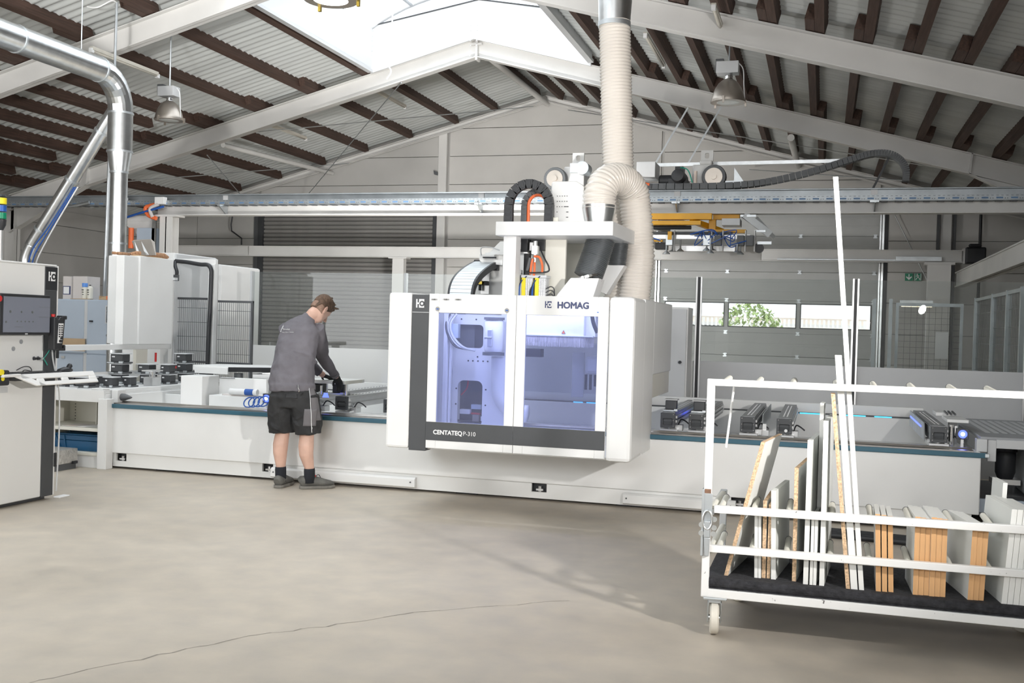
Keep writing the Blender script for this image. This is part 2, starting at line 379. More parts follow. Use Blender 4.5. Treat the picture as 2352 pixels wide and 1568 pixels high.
# ================================================================== STRUCTURE
RX, RZ, SL = -6.12, 6.60, 0.268          # ridge position, rafter top height, roof slope
def zr(x): return RZ - SL*abs(x-RX)
XL, XR, YG, YB = -16.6, 4.35, 23.0, -7.0
def S(name, mb, m, **k): return O(name, mb, m, kind='structure', **k)
S('floor', MB().box(XL-.3, XR+.3, YB-.3, YG+.2, -0.2, 0), FLOOR, loc=(0,0,0))
fl = bpy.data.objects['floor']
rc = random.Random(9); mb = MB(); pa = [(-1.25,5.45),(-1.9,4.95),(-2.15,4.62),(-2.45,4.3),(-2.62,4.0),(-2.9,3.5),(-3.1,3.0),(-3.3,2.4)]; P_ = []
for (x0,y0),(x1,y1) in zip(pa[:-1],pa[1:]):
    for k in range(8): P_.append((x0+(x1-x0)*k/8+rc.uniform(-.012,.012), y0+(y1-y0)*k/8+rc.uniform(-.012,.012)))
for (x0,y0),(x1,y1) in zip(P_[:-1],P_[1:]):
    w = rc.uniform(.0015,.006); mb.add([(x0-w,y0,.0006),(x1-w,y1,.0006),(x1+w,y1,.0006),(x0+w,y0,.0006)], [(0,3,2,1)])
O('crack', mb, mat('floor_crack', (.26,.235,.20), .9), fl, kind='stuff')
# --- roof: corrugated sheets per bay, timber purlins
ceil = bpy.data.objects.new('ceiling', None); COL.objects.link(ceil); ceil['kind'] = 'structure'; WLOC['ceiling'] = Vector((0,0,0))
CX0, CX1, CY1 = -8.10, -3.98, 17.75     # skylight opening
def sheet(xa, xb, ya, yb):
    mb = MB(); n = int((yb-ya)/0.177*6); v = []; f = []
    for i in range(n+1):
        y = ya+(yb-ya)*i/n; w = 0.019*math.sin(2*math.pi*y/0.177)
        for x in (xa, xb):
            v.append((x, y, zr(x)+.19+w))
        for x in (xa, xb):
            v.append((x, y, zr(x)+.205+w))
    for i in range(n):
        a = i*4; b = a+4
        f += [(a,a+1,b+1,b), (a+2,b+2,b+3,a+3)]
    return mb.add(v, f)
bays = [(YB,-2),(-2,3),(3,8),(8,13),(13,18),(18,23.1)]
for ya, yb in bays:
    if yb <= 18:
        e = min(yb, CY1)
        O('roof_sheet', sheet(XL-.3, CX0, ya, e), ROOF, ceil, auto=80); O('roof_sheet', sheet(CX1, XR+.3, ya, e), ROOF, ceil, auto=80)
    if yb > 17:
        O('roof_sheet', sheet(XL-.3, RX, max(ya,CY1), yb), ROOF, ceil, auto=80); O('roof_sheet', sheet(RX, XR+.3, max(ya,CY1), yb), ROOF, ceil, auto=80)
left_x = [-8.30,-9.42,-10.53,-11.62,-12.78,-13.87,-14.9,-15.8]
right_x = [-3.55,-2.99,-2.44,-1.9,-1.355,-0.81,-0.265,0.28,0.825,1.37,1.915,2.5,3.1,3.7]
pur = {}
def purlin(x, ya, yb, off=0):
    L = round(yb-ya, 2); s = -1 if x > RX else 1; sl = math.atan(SL)*s
    if L not in pur:
        mb = MB(); mb.box(-.055,.055,-L/2,L/2,0,.17)
        o = O('purlin', mb, TIMBER, ceil); pur[L] = o
    else: o = inst(pur[L], ceil, (0,0,0))
    o.location = (x+off, (ya+yb)/2, zr(x+off)+.012); o.rotation_euler = (0,-sl,0)
for bi, (ya, yb) in enumerate(bays[2:]):
    lap = .55
    for x in left_x + right_x:
        if yb < 5 and x < -9: continue
        d = .11 if bi % 2 else 0
        purlin(x, ya-lap if bi else ya, min(yb+.05, 22.75) if bi == 3 else yb+.05, d)
    if bi == 3:
        for x in (-7.24, -6.25, -5.75, -5.2, -4.65, -4.1): purlin(x, 17.92, 22.7)
for x in (-13.3,-14.35,-15.3,-12.2): purlin(x, 12.2, 17.0)
# --- gable wall built of concrete panels, with door openings left free
def clip(poly, f):          # keep points where f(p) <= 0
    o = []
    for i in range(len(poly)):
        a, b = poly[i], poly[(i+1) % len(poly)]; fa, fb = f(a), f(b)
        if fa <= 0: o.append(a)
        if (fa < 0 < fb) or (fb < 0 < fa):
            t = fa/(fa-fb); o.append((a[0]+(b[0]-a[0])*t, a[1]+(b[1]-a[1])*t))
    return o
def under_roof(x0, x1, z0, z1, top=-.02):
    p = [(x0,z0),(x1,z0),(x1,z1),(x0,z1)]
    p = clip(p, lambda q: q[1]-(RZ+top-SL*(q[0]-RX))); p = clip(p, lambda q: q[1]-(RZ+top+SL*(q[0]-RX)))
    q = []
    for a in p:
        if not q or abs(a[0]-q[-1][0])+abs(a[1]-q[-1][1]) > 1e-4: q.append(a)
    return q
GX0, GX1, GZ = -13.33, -8.67, 4.05       # roller shutter opening
DX0, DX1, DZ = -3.46, 1.05, 4.35         # sectional door opening
mb = MB()
for x0, x1, z0, z1 in ((XL-.2,GX0,-.1,8),(GX0,GX1,GZ,8),(GX1,DX0,-.1,8),(DX0,DX1,DZ,8),(DX1,XR+.2,-.1,8)):
    for a, b in ((x0, min(x1,RX)), (max(x0,RX), x1)):
        if b > a:
            q = under_roof(a, b, z0, z1, .17)
            mb.prism(q, 'y', YG+.07, YG+.25)
wb = S('wall_back', mb, WALLG, loc=(0,YG,0))
rows = [0,.62,1.26,1.9,2.54,2.79,3.43,4.05,4.70,5.35,5.99,6.62]
rows = [0,.22,.87,1.51,2.15,2.79,3.43,4.07,4.70,5.35,5.99,6.7]
cols = [(XL,-15.1),(-15.1,GX0-.05),(GX0,GX1),(-8.44,DX0-.05),(DX0,DX1),(DX1+.05,2.2),(2.45,XR)]
for (x0, x1) in cols:
    for z0, z1 in zip(rows[:-1], rows[1:]):
        if x0 == GX0 and z0 < GZ: continue
        if x0 == DX0 and z0 < DZ-.3: continue
        q = under_roof(x0+.006, x1-.006, z0+.007, z1-.007)
        if len(q) > 2 and max(p[1] for p in q)-min(p[1] for p in q) > .05:
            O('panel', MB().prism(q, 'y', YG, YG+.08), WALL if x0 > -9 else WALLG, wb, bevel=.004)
for x0, x1 in ((-8.68,-8.48),(2.22,2.42)):
    O('pilaster', MB().prism(under_roof(x0,x1,0,8,-.05), 'y', YG-.10, YG+.02), STEELW, wb, bevel=.006)
# sloping edge beams along the gable
for s in (-1, 1):
    xe = XL if s < 0 else XR; p = (RX, YG-.12, RZ-.03); q = (xe, YG-.12, zr(xe)-.03)
    mb = MB().bar(p, q, .02, .14); mb.bar((p[0],p[1]-.05,p[2]+.06),(q[0],q[1]-.05,q[2]+.06), .12, .012); mb.bar((p[0],p[1]-.05,p[2]-.06),(q[0],q[1]-.05,q[2]-.06), .12, .012)
    O('edge_beam', mb, STEELW, wb)
for a, b in ((XL-.2, RX), (RX, XR+.2)):
    O('closure_strip', MB().prism([(a,zr(a)-.03),(b,zr(b)-.03),(b,zr(b)+.30),(a,zr(a)+.30)], 'y', YG+.08, YG+.24), WALLG, wb)
wl = S('wall_left', MB().box(XL-.2, XL-.06, YB, YG+.1, -.1, 4.05), WALLG, loc=(XL,0,0))
for ya in (8,13,18):
    for z0, z1 in zip(rows[:7], rows[1:8]):
        O('panel', MB().box(XL-.07, XL, ya+.12, ya+4.88, z0+.007, min(z1,3.78)-.007), WALLG, wl, bevel=.004)
S('wall_right', MB().box(XR, XR+.2, YB, YG+.1, -.1, 4.05), WALLG)
q = under_roof(XL-.2, XR+.2, -.1, 8, .17)
S('wall_front', MB().prism(q, 'y', YB-.2, YB), WALLG)
# --- portal frames
def rafter_mb(s, y, x_end):
    mb = MB(); a = (RX, zr(RX)); b = (x_end, zr(x_end)); h = .335
    def quad(z0, z1, y0, y1):
        mb.prism([(a[0], a[1]+z0), (b[0], b[1]+z0), (b[0], b[1]+z1), (a[0], a[1]+z1)], 'y', y0, y1)
    quad(-.016, 0, y-.085, y+.085); quad(-h, -h+.016, y-.085, y+.085); quad(-h, 0, y-.006, y+.006); return mb
names = {18:'far white steel portal frame spanning the hall behind the machine', 13:'white steel portal frame crossing the top corners of the picture above the machine',
         8:'white steel portal frame overhead, out of sight above the machine'}
for y in (18, 13, 8, 3):
    t = T('roof_frame', names.get(y, 'white steel portal frame of the roof near the camera'), 'roof frame', (RX, y, 0))
    for s in (-1, 1):
        xe = XL+.35 if s < 0 else XR-.35
        O('rafter', rafter_mb(s, y, xe), STEELW, t)
        xh = RX + s*8.25
        mb = MB().prism([(xh, zr(xh)-.325), (xe, zr(xe)-.325), (xe, zr(xe)-.78), ], 'y', y-.006, y+.006)
        mb.prism([(xh, zr(xh)-.335), (xe, zr(xe)-.79), (xe, zr(xe)-.775), (xh, zr(xh)-.32)], 'y', y-.085, y+.085)
        O('haunch', mb, STEELW, t)
        mb = MB().prism([(xh-.012, zr(xh)-.33), (xh+.012, zr(xh)-.33), (xh+.012+.03, zr(xh)), (xh-.012+.03, zr(xh))], 'y', y-.085, y+.085)
        O('splice_plate', mb, STEELW, t)
        mb = MB(); z1 = zr(xe)-.05; w = .16
        mb.box(xe-w,xe-w+.016,y-.09,y+.09,0,z1); mb.box(xe+w-.016,xe+w,y-.09,y+.09,0,z1); mb.box(xe-w,xe+w,y-.006,y+.006,0,z1)
        O('column', mb, STEELW, t)
    mb = MB().box(RX-.02, RX+.02, y-.09, y+.09, RZ-.39, RZ+.03)
    O('apex_plate', mb, STEELW, t)
    mb = MB()
    for zz in (RZ-.09,): mb.box(RX-.10, RX+.10, y-.092, y-.04, zz-.03, zz+.0)
    O('bracket', mb, STEELW, t)
# --- skylight along the ridge
win = bpy.data.objects.new('window_1', None); COL.objects.link(win); win['kind'] = 'structure'; WLOC['window_1'] = Vector((0,0,0))
zc = zr(CX0)+.19
for x in (CX0, CX1):
    O('curb', MB().box(x-.02, x+.02, YB, CY1, zc-.20, zc+.60), CURB, win)
    O('flashing', MB().box(x-.05, x+.05, YB, CY1, zc-.24, zc-.19), GREYW, win)
xm = (CX0+CX1)/2; hw = (CX1-CX0)/2; rise = .58; ztop = zc+.60
Rr = (hw*hw+rise*rise)/(2*rise); half = math.degrees(math.asin(hw/Rr))
def bow(y, n=18): return arc((xm, ztop+rise-Rr), Rr, 90+half, 90-half, n, 'xz', y)
pts = bow(CY1); poly = [(CX0, zr(CX0)-.05), (RX, RZ-.05), (CX1, zr(CX1)-.05)] + [(p[0], p[2]) for p in reversed(bow(CY1))]
poly2 = [(CX0, zr(CX0)-.06), (RX, RZ-.06), (CX1, zr(CX1)-.06), (CX1, ztop), (xm, ztop+.36), (CX0, ztop)]
O('end_board', MB().prism(poly2, 'y', CY1, CY1+.04), CURB, win)
O('end_glazing', MB().prism([(p[0], p[2]) for p in pts], 'y', CY1+.005, CY1+.02), SKYG, win)
for xa in (CX0, CX1): O('edge_seal', MB().cyl((xa,CY1-.01,ztop+.01),(xm,CY1-.01,ztop+.37),.013,6), CHAR, win)
O('arch_rim', MB().tube([(p[0],CY1-.02,p[2]-.01) for p in bow(CY1)], .03, 8), GREYW, win)
mb = MB()
for x in (CX0+.03, RX-.06, RX+.06, CX1-.03):
    for k in range(7):
        mb.lathe([(.012,0),(.012,-.012)], (x, CY1-.002, zc-.02+k*.09), 6, 'y')
O('rivet', mb, GREYW, win, kind='stuff')
ys = [YB + i*(CY1-YB)/20 for i in range(21)]
for i in range(20):
    a, b = bow(ys[i]+.02), bow(ys[i+1]-.02); v = [tuple(p) for p in a]+[tuple(p) for p in b]; n = len(a)
    O('pane', MB().add(v, [(k,k+1,n+k+1,n+k) for k in range(n-1)]), SKYG, win, smooth=True)
for y in ys: O('glazing_bar', MB().tube([(p[0],p[1],p[2]-.03) for p in bow(y)], .026, 6), TABLEG, win)
for fr in (-.62,-.32,0,.32,.62):
    x = xm+hw*fr; z = ztop+rise-Rr+math.sqrt(Rr*Rr-(x-xm)**2)-.015
    O('glazing_bar', MB().box(x-.025, x+.025, YB, CY1, z-.035, z+.0), TABLEG, win)
for y in (CY1-1.6, 11.0): O('tie_bar', MB().box(CX0, CX1, y-.02, y+.02, ztop-.01, ztop+.07), CURB, win)
# --- roller shutter door in the gable
d1 = bpy.data.objects.new('door_1', None); COL.objects.link(d1); d1['kind'] = 'structure'; d1.location = (-11, YG, 0); WLOC['door_1'] = Vector((-11,YG,0))
src = None; h = .0985
for k in range(41):
    z = .02+k*h
    if src is None:
        mb = MB().prism([(YG+.03, z+.004), (YG+.005, z+.03), (YG+.005, z+h-.03), (YG+.03, z+h-.004), (YG+.05, z+h-.004), (YG+.05, z+.004)], 'x', GX0+.05, GX1-.05)
        src = O('slat', mb, SLAT, d1)
    else: inst(src, d1, (0,0,k*h))
O('backing', MB().box(GX0, GX1, YG+.06, YG+.075, 0, GZ), CHAR, d1)
for x0, x1 in ((GX0-.02, GX0+.10), (GX1-.12, GX1)):
    O('guide_rail', MB().box(x0, x1, YG-.07, YG+.05, 0, GZ), CHAR, d1, bevel=.004)
O('guide_cover', MB().box(GX0-.14, GX0-.03, YG-.05, YG+.04, 0, GZ), DGREY, d1)
O('hanging_rod', MB().tube([(-13.95,22.8,4.2),(-14.02,22.8,3.75),(-14.0,22.8,3.6),(-13.72,22.8,3.42),(-13.72,22.8,3.26)], .018, 6), BLACK, d1)
# --- sectional door with a row of windows
d2 = bpy.data.objects.new('door_2', None); COL.objects.link(d2); d2['kind'] = 'structure'; d2.location = (-1.2, YG, 0); WLOC['door_2'] = Vector((-1.2,YG,0))
dz = [0,.49,.98,1.47,2.16,2.77,3.53,4.30]
for z0, z1 in zip(dz[:-1], dz[1:]):
    if z0 == 1.47:
        mb = MB(); xs = [DX0, -2.02, -0.52, DX1]
        mb.box(DX0, DX1, YG+.02, YG+.06, z0, 1.585); mb.box(DX0, DX1, YG+.02, YG+.06, 2.095, z1-.005); mb.box(DX0-.05, DX1+.05, YG+.045, YG+.075, 2.12, z1)
        for i, x in enumerate(xs):
            w = .045 if 0 < i < 3 else .12
            mb.box(x-w if i else x, x+w if i < 3 else x, YG+.02, YG+.06, 1.585, 2.095)
        O('window_section', mb, SHUT, d2)
        for a, b in ((DX0+.12,-2.065),(-1.975,-.565),(-.475,DX1-.12)):
            O('pane', MB().box(a, b, YG+.035, YG+.04, 1.585, 2.095), CLEARG, d2)
            mb = MB().frame(a-.01, b+.01, 1.575, 2.105, a+.012, b-.012, 1.597, 2.083, YG+.012, YG+.03); O('pane_frame', mb, DGREY, d2)
    else:
        mb = MB().box(DX0, DX1, YG+.02, YG+.06, z0, z1-.008).box(DX0-.05, DX1+.05, YG+.045, YG+.075, z0-.012, z1)
        n = max(2, round((z1-z0)/.2))
        for k in range(1, n): mb.box(DX0, DX1, YG+.016, YG+.03, z0+(z1-z0)*k/n-.02, z0+(z1-z0)*k/n+.02)
        O('door_panel', mb, SHUT, d2, bevel=.003)
for x0 in (DX0-.10, DX1):
    O('guide_rail', MB().box(x0, x0+.03, YG-.08, YG+.04, 0, DZ).box(x0+.05, x0+.09, YG-.03, YG+.04, 0, DZ), GALV, d2)
O('seal', MB().box(DX1+.10, DX1+.17, YG-.02, YG+.04, 0, DZ), BLACK, d2)
src = None
for z in dz[2:-1]:
    for x in (DX0+.12, -2.02, -.52, DX1-.08):
        if src is None: src = O('hinge', MB().box(x-.04,x+.04,YG-.0,YG+.02,z-.045,z-.015).box(x-.025,x+.025,YG-.01,YG+.02,z-.015,z+.01).box(x-.04,x+.04,YG-.0,YG+.02,z+.01,z+.035), GALVD, d2); x0_, z0_ = x, z
        else: inst(src, d2, (x-x0_, 0, z-z0_))
# --- outside, seen through the door windows
S('outside_ground', MB().box(-40, 40, YG+.3, 90, -.25, -.05), ASPH)
t = T('fence', 'pale picket fence standing outside beyond the door windows', 'fence', (0, 36, 0)); src = None
for k in range(60):
    x = -4.5+k*.14
    if src is None: src = O('picket', MB().box(x, x+.07, 36, 36.03, 0, 1.95), CARDW, t); 
    else: inst(src, t, (k*.14,0,0))
O('rail', MB().box(-4.6, 4, 36.03, 36.07, 1.7, 1.8), CARDW, t)
t = T('house', 'long pale building outside beyond the picket fence', 'building', (0, 60, 0))
O('wall', MB().box(-30, 30, 60, 70, 0, 2.35), BRICK, t); O('roof', MB().prism([(59.3,2.35),(70.7,2.35),(65,4.2)], 'x', -30.5, 30.5), ASPH, t)
O('window', MB().box(-8,-5,59.95,60.02,.9,1.9), DGREY, t)
mb = MB(); rnd = random.Random(3)
for k in range(900):
    u = rnd.gauss(0,1), rnd.gauss(0,1), rnd.gauss(0,1); l = math.sqrt(sum(a*a for a in u)) or 1
    r = .75*(.8+.3*rnd.random()); c = Vector((-2.0+u[0]/l*r*1.1, 30+u[1]/l*r*.7, 1.5+u[2]/l*r)); d = Vector((rnd.gauss(0,1),rnd.gauss(0,1),rnd.gauss(0,1))).normalized(); e = d.cross(Vector((0,0,1))).normalized()
    mb.add([c-d*.09, c+e*.05, c+d*.09, c-e*.05], [(0,1,2,3)])
t = T('bush', 'round green bush growing outside behind the door windows', 'bush', (-2.0, 30, 0))
O('foliage', mb, LEAF, t); O('stem', MB().cyl((-2,30,-.05),(-2,30,1.4),.06), TIMBER, t)
t = T('wall_sensor', 'small dark sensor box beside the left gable pilaster', 'sensor', (-8.72, 22.9, 4.93)); O('box', MB().prism([(-8.78,5.01),(-8.68,4.97),(-8.68,4.90),(-8.76,4.92)], 'y', 22.86, 22.94), DGREY, t); O('arm', MB().box(-8.73,-8.71,22.92,23.0,4.94,4.96), GALVD, t)
# --- exit sign on the gable
t = T('exit_sign', 'green exit sign with an arrow and a running figure on the gable wall', 'sign', (1.72, 22.92, 2.6))
for x0, x1 in ((1.565,1.715),(1.735,1.885)): O('sign_panel', MB().box(x0, x1, 22.90, 22.93, 2.615, 2.765), GREENP, t)
mb = MB().prism([(1.632,2.75),(1.648,2.75),(1.648,2.675),(1.685,2.705),(1.70,2.69),(1.64,2.63),(1.58,2.69),(1.595,2.705),(1.632,2.675)], 'y', 22.893, 22.90)
O('arrow', mb, PRINTW, t)
mb = MB().box(1.747,1.757,22.893,22.9,2.62,2.76).box(1.86,1.875,22.893,22.9,2.62,2.76)
mb.lathe([(.013,0),(.013,.006)], (1.795,22.893,2.745), 10, 'y')
for a, b in (((1.80,2.73),(1.815,2.69)),((1.80,2.725),(1.775,2.705)),((1.80,2.725),(1.84,2.712)),((1.815,2.69),(1.785,2.665)),((1.785,2.665),(1.77,2.63)),((1.815,2.69),(1.845,2.66)),((1.845,2.66),(1.84,2.63))):
    mb.bar((a[0],22.8965,a[1]),(b[0],22.8965,b[1]), .014, .006, (0,1,0))
O('running_figure', mb, PRINTW, t)
# ================================================================== OVERHEAD: ducts, lamps, pipes, rods
def ring(mb, c, ax, r, w=.012, t=.008, n=20):
    c = Vector(c); ax = Vector(ax).normalized(); mb.tube([c-ax*w, c+ax*w], r+t, n)
t = T('extraction_duct', 'thick silver extraction duct bending down from the roof at left', 'duct', (-8.33, 11, 0))
dx, dy = -8.335, 11.0
elbow = [(dx, dy-.42+.42*math.sin(R(a)), 4.36-.42+.42*math.cos(R(a))+.0) for a in range(0, 91, 15)]
zt = 4.36
O('horizontal_pipe', MB().tube([(dx, 5.0, zt), (dx, dy-.42, zt)], .148, 24), GALV, t, auto=40)
O('elbow', MB().tube(elbow, .148, 24), GALV, t)
O('drop_pipe', MB().tube([(dx, dy, zt-.42), (dx, dy, 3.44)], .148, 24), GALV, t, auto=40)
O('reducer', MB().tube([(dx, dy, 3.44), (dx, dy, 3.20)], [.148, .105], 24), GALV, t, auto=40)
O('lower_pipe', MB().tube([(dx, dy, 3.20), (dx, dy, .0)], .103, 24), GALV, t, auto=40)
for c, ax, r in (((dx,8.0,zt),(0,1,0),.148),((dx,9.25,zt),(0,1,0),.148),((dx,dy-.42,zt),(0,1,0),.148),((dx,dy,zt-.44),(0,0,1),.148),((dx,dy,3.45),(0,0,1),.148),((dx,dy,3.2),(0,0,1),.104),
                 ((dx,dy,2.33),(0,0,1),.103),((dx,dy,1.80),(0,0,1),.103),((dx,dy,1.5),(0,0,1),.103),((dx,dy,1.2),(0,0,1),.103)):
    mb = MB(); ring(mb, c, ax, r); O('joint_ring', mb, GALVD, t, auto=40)
t = T('branch_duct', 'slanting silver branch pipe with blue cables behind the thick duct', 'duct', (-9.5, 11.6, 0))
p0, p1 = Vector((-8.78,11.6,4.24)), Vector((-10.12,11.6,2.36))
O('slanted_pipe', MB().tube([p0, p1], .088, 20), GALV, t, auto=40)
O('elbow', MB().tube(smooth_path([p1, p1+Vector((-.05,0,-.09)), p1+Vector((-.09,0,-.2)), p1+Vector((-.09,0,-.36))], 4), .088, 20), GALV, t, smooth=True)
O('gate_valve', MB().box(-10.45,-10.0,11.47,11.73,1.995,2.03).box(-10.2,-9.75,11.55,11.65,2.0,2.06), ALU, t)
O('outlet_pipe', MB().cyl((-10.21,11.6,1.99),(-10.21,11.6,0.0),.088), GALV, t, auto=40)
for k in (.22,.55,.9):
    mb = MB(); ring(mb, p0.lerp(p1,k), p1-p0, .088, .015, .01); O('clamp', mb, GALVD, t, auto=40)
for k in range(3):
    O('cable', MB().tube(smooth_path([(-9.4+.03*k,11.5,3.1),(-9.75+.04*k,11.5,2.62),(-10.0+.05*k,11.48,2.3-.04*k),(-10.1+.06*k,11.5,2.06)], 5), .009, 6), BLUEP if k < 2 else PRINTW, t)
O('valve_block', MB().box(-10.12,-10.0,11.42,11.5,2.03,2.1).box(-9.98,-9.9,11.42,11.5,2.03,2.08), DGREY, t)
t = T('hanging_pipe', 'thin upright zinc conduit beside the thick silver duct', 'pipe', (-9.3, 12.1, 0))
O('upper_conduit', MB().cyl((-9.27,12.1,5.66),(-9.28,12.1,4.55),.018,8), GALVD, t); O('lower_conduit', MB().cyl((-9.32,12.1,4.0),(-9.36,12.1,1.67),.026,10), GALVD, t)
O('cable', MB().tube(smooth_path([(-9.27,12.1,5.66),(-9.36,12.1,5.69),(-9.5,12.0,5.58),(-9.66,12,5.6)],5), .010, 6), PRINTW, t)
for i, (x, y, z0, z1, lb) in enumerate(((-8.36, 7.7, 4.5, 5.9, 'thin steel hanger wire holding the thick duct at the left edge'), (-8.36, 10.3, 4.5, 5.9, 'thin steel hanger wire above the bend of the thick duct'))):
    O('hanger_wire', MB().cyl((x,y,z0),(x,y,z1),.007,6), GALVD, label=lb, cat='wire')
def bell_lamp(x, y, z, s, label, lit=False):
    t = T('pendant_lamp', label, 'lamp', (x, y, z))
    prof = [(.205,0),(.208,.015),(.20,.05),(.185,.11),(.16,.17),(.125,.225),(.085,.262),(.06,.275),(.055,.28)]
    O('reflector', MB().lathe([(r*s, z+h*s) for r, h in prof], (x,y,0), 32), LAMPM, t, auto=45)
    O('rim', MB().lathe([(r*s, z+h*s) for r, h in ((.20,-.008),(.216,-.008),(.216,.008),(.20,.008))], (x,y,0), 32), LAMPM, t, auto=30)
    O('lens', MB().lathe([(r*s, z+h*s) for r, h in ((.198,.004),(.12,-.012),(.01,-.02))], (x,y,0), 28), LENS if lit else LENSD, t, smooth=True)
    O('neck', MB().lathe([(r*s, z+h*s) for r, h in ((.05,.27),(.045,.30),(.05,.32),(.042,.345))], (x,y,0), 16), CHROME, t, auto=40)
    O('ballast_box', MB().box(x-.15*s,x+.12*s,y-.09*s,y+.09*s,z+.345*s,z+.49*s), GREYW, t, bevel=.006)
    O('heat_sink', MB().box(x-.16*s,x-.06*s,y-.085*s,y+.085*s,z+.36*s,z+.52*s), DGREY, t, bevel=.006)
    for a in (20, 140, 260):
        cx, cy = x+.22*s*math.cos(R(a)), y+.22*s*math.sin(R(a)); O('clip', MB().box(cx-.012*s,cx+.012*s,cy-.012*s,cy+.012*s,z-.045*s,z+.035*s), BRASS if lit else LAMPM, t)
    O('cable', MB().tube(smooth_path([(x+.10*s,y,z+.49*s),(x+.17*s,y,z+.40*s),(x+.185*s,y,z+.2*s),(x+.2*s,y,z+.03*s)],5), .007*s, 6), PRINTW, t)
    O('hook', MB().cyl((x,y,z+.49*s),(x,y,zr(x)+.05),.012,6), GALVD, t)
bell_lamp(-9.42, 13.55, 4.37, 1.0, 'bell shaped metal pendant lamp hanging beside the thick duct')
bell_lamp(-1.28, 13.9, 4.44, 1.05, 'bell shaped metal pendant lamp under the dark right roof')
bell_lamp(-4.33, 8.6, 4.335, 1.12, 'lit round pendant lamp with brass clips cut by the top edge', lit=True)
# its bulb shines up close to the skylight
def batten(p, q, label, off=.0):
    p, q = Vector(p), Vector(q); t = T('fluorescent_light', label, 'light', tuple(p), None)
    d = (q-p).normalized()
    O('housing', MB().bar(p+Vector((0,0,.03)), q+Vector((0,0,.03)), .06, .05), TUBEOFF, t, bevel=.004)
    O('tube', MB().cyl(p+d*.03, q-d*.03, .018, 10), TUBEOFF, t, smooth=True)
    for e in (p, q): O('end_cap', MB().bar(e-d*.02, e+d*.03, .05, .06), PRINTW, t)
batten((-9.5,11.9,4.93+.05),(-9.5,13.35,4.93+.05), 'unlit fluorescent light on the roof above the left pendant lamp')
batten((-10.62,18.6,5.28),(-10.62,20.1,5.28), 'unlit fluorescent light under the left roof behind the far frame')
batten((-8.42,18.6,5.90),(-8.42,20.2,5.90), 'unlit fluorescent light on the purlin left of the ridge')
batten((-2.44,14.2,5.44),(-2.44,15.9,5.44), 'yellowed fluorescent light on the purlin right of the hose')
batten((-1.32,12.2,5.16),(-1.32,13.4,5.16), 'yellowed fluorescent light just above the right pendant lamp')
t = T('tube_reflection', 'glowing tube standing in for a warm lamp reflection in the glass', 'light', (1.55, 20, 2.0))  # tube, louvre and bracket added in place of a lamp's reflection
O('tube', MB().cyl((1.32,20,2.03),(1.83,20,2.03),.028,10), TUBE, t, smooth=True); O('louvre', MB().box(1.3,1.85,20.03,20.07,2.06,2.12), GALVD, t); O('bracket', MB().box(1.56,1.58,20,22.95,2.10,2.13), GALVD, t)
def pipe(label, p, q, r, m=STEELW, name='ridge_pipe', cat='pipe'): return O(name, MB().cyl(p, q, r, 12), m, label=label, cat=cat, smooth=False, auto=40)
pipe('white round brace tube running along the ridge to the gable top', (-6.1,18.1,6.42), (-6.1,22.85,6.46), .06)
pipe('white round brace tube under the left roof slope near the gable', (-11.35,18.1,4.83), (-11.35,22.85,4.98), .05)
pipe('white round brace tube under the right roof slope near the gable', (-.62,18.1,4.72), (-.62,22.85,4.98), .06)
def rod(label, p, q): return O('bracing_rod', MB().cyl(p, q, .010, 6), GALVD, label=label, cat='rod')
rod('thin steel bracing rod slanting from the ridge down to the crane beam at left', (-7.55,17.9,5.85), (-12.0,22.7,4.35))
rod('thin bracing rod from the far frame toward the left crane column', (-11.7,18.1,4.64), (-13.3,22.8,4.0))
rod('long thin bracing rod rising from the left knee to the gable ridge', (-15.2,18.1,4.05), (-10.9,22.8,5.2))
rod('thin bracing rod crossing under the roof to the gable ridge', (-10.9,18.1,5.05), (-6.4,22.8,6.4))
rod('thin bracing rod on the right running from the ridge to the knee', (-5.6,22.8,6.3), (1.9,18.1,4.15))
rod('thin bracing rod low on the right between frame and gable', (-1.6,22.7,4.9), (1.2,18.2,4.0))
O('hanging_cable', MB().tube(smooth_path([(-6.5,14.9,7.2),(-6.5,15.0,6.3),(-6.53,15.0,5.72),(-6.56,15.0,5.45),(-6.5,15.0,5.32),(-6.57,15.0,5.2)],6), .012, 6), PRINTW, label='white cable hanging from the skylight in front of the far frame', cat='cable')
# ================================================================== CRANE BEAM with panel gripper
CRZ = mat('weathered_zinc', (.40,.43,.45), .45, .7, var=.12, vs=5); CY = 15.5; XA, XB = -16.5, 3.9
t = T('crane_beam', 'long galvanised crane beam with cable tray crossing the hall', 'crane', (-5, CY, 3.17))
O('upper_beam', MB().box(XA,XB,CY+.02,CY+.14,3.36,3.515).box(XA,XB,CY-.04,CY+.18,3.50,3.52), CRZ, t, bevel=.004)
O('lower_beam', MB().box(-11.0,XB,CY+.06,CY+.08,3.17,3.36).box(-11.0,XB,CY-.03,CY+.17,3.17,3.19).box(-11.0,XB,CY-.03,CY+.17,3.33,3.35), STEELW, t, bevel=.004)
O('cable_tray', MB().box(XA,XB,CY-.14,CY-.13,3.335,3.41).box(XA,XB,CY-.14,CY+.02,3.33,3.337), CRZ, t)
mb = MB(); mb2 = MB(); x = XA+.1; k = 0
while x < XB-.2:
    mb.box(x, x+.085, CY-.143, CY-.139, 3.35, 3.372)
    for q in (.105,.135): mb2.box(x+q, x+q+.012, CY-.143, CY-.139, 3.35, 3.36)
    for q in (0,.06,.12): mb2.box(x+q, x+q+.03, CY-.143, CY-.139, 3.392, 3.397)
    mb2.box(x, x+.09, CY-.13, CY-.02, 3.318, 3.329); x += .182
O('slot_row', mb, mat('tray_slot_blue', (0.12,0.22,0.38), .5), t, kind='stuff'); O('hole_row', mb2, DGREY, t, kind='stuff')
src = None
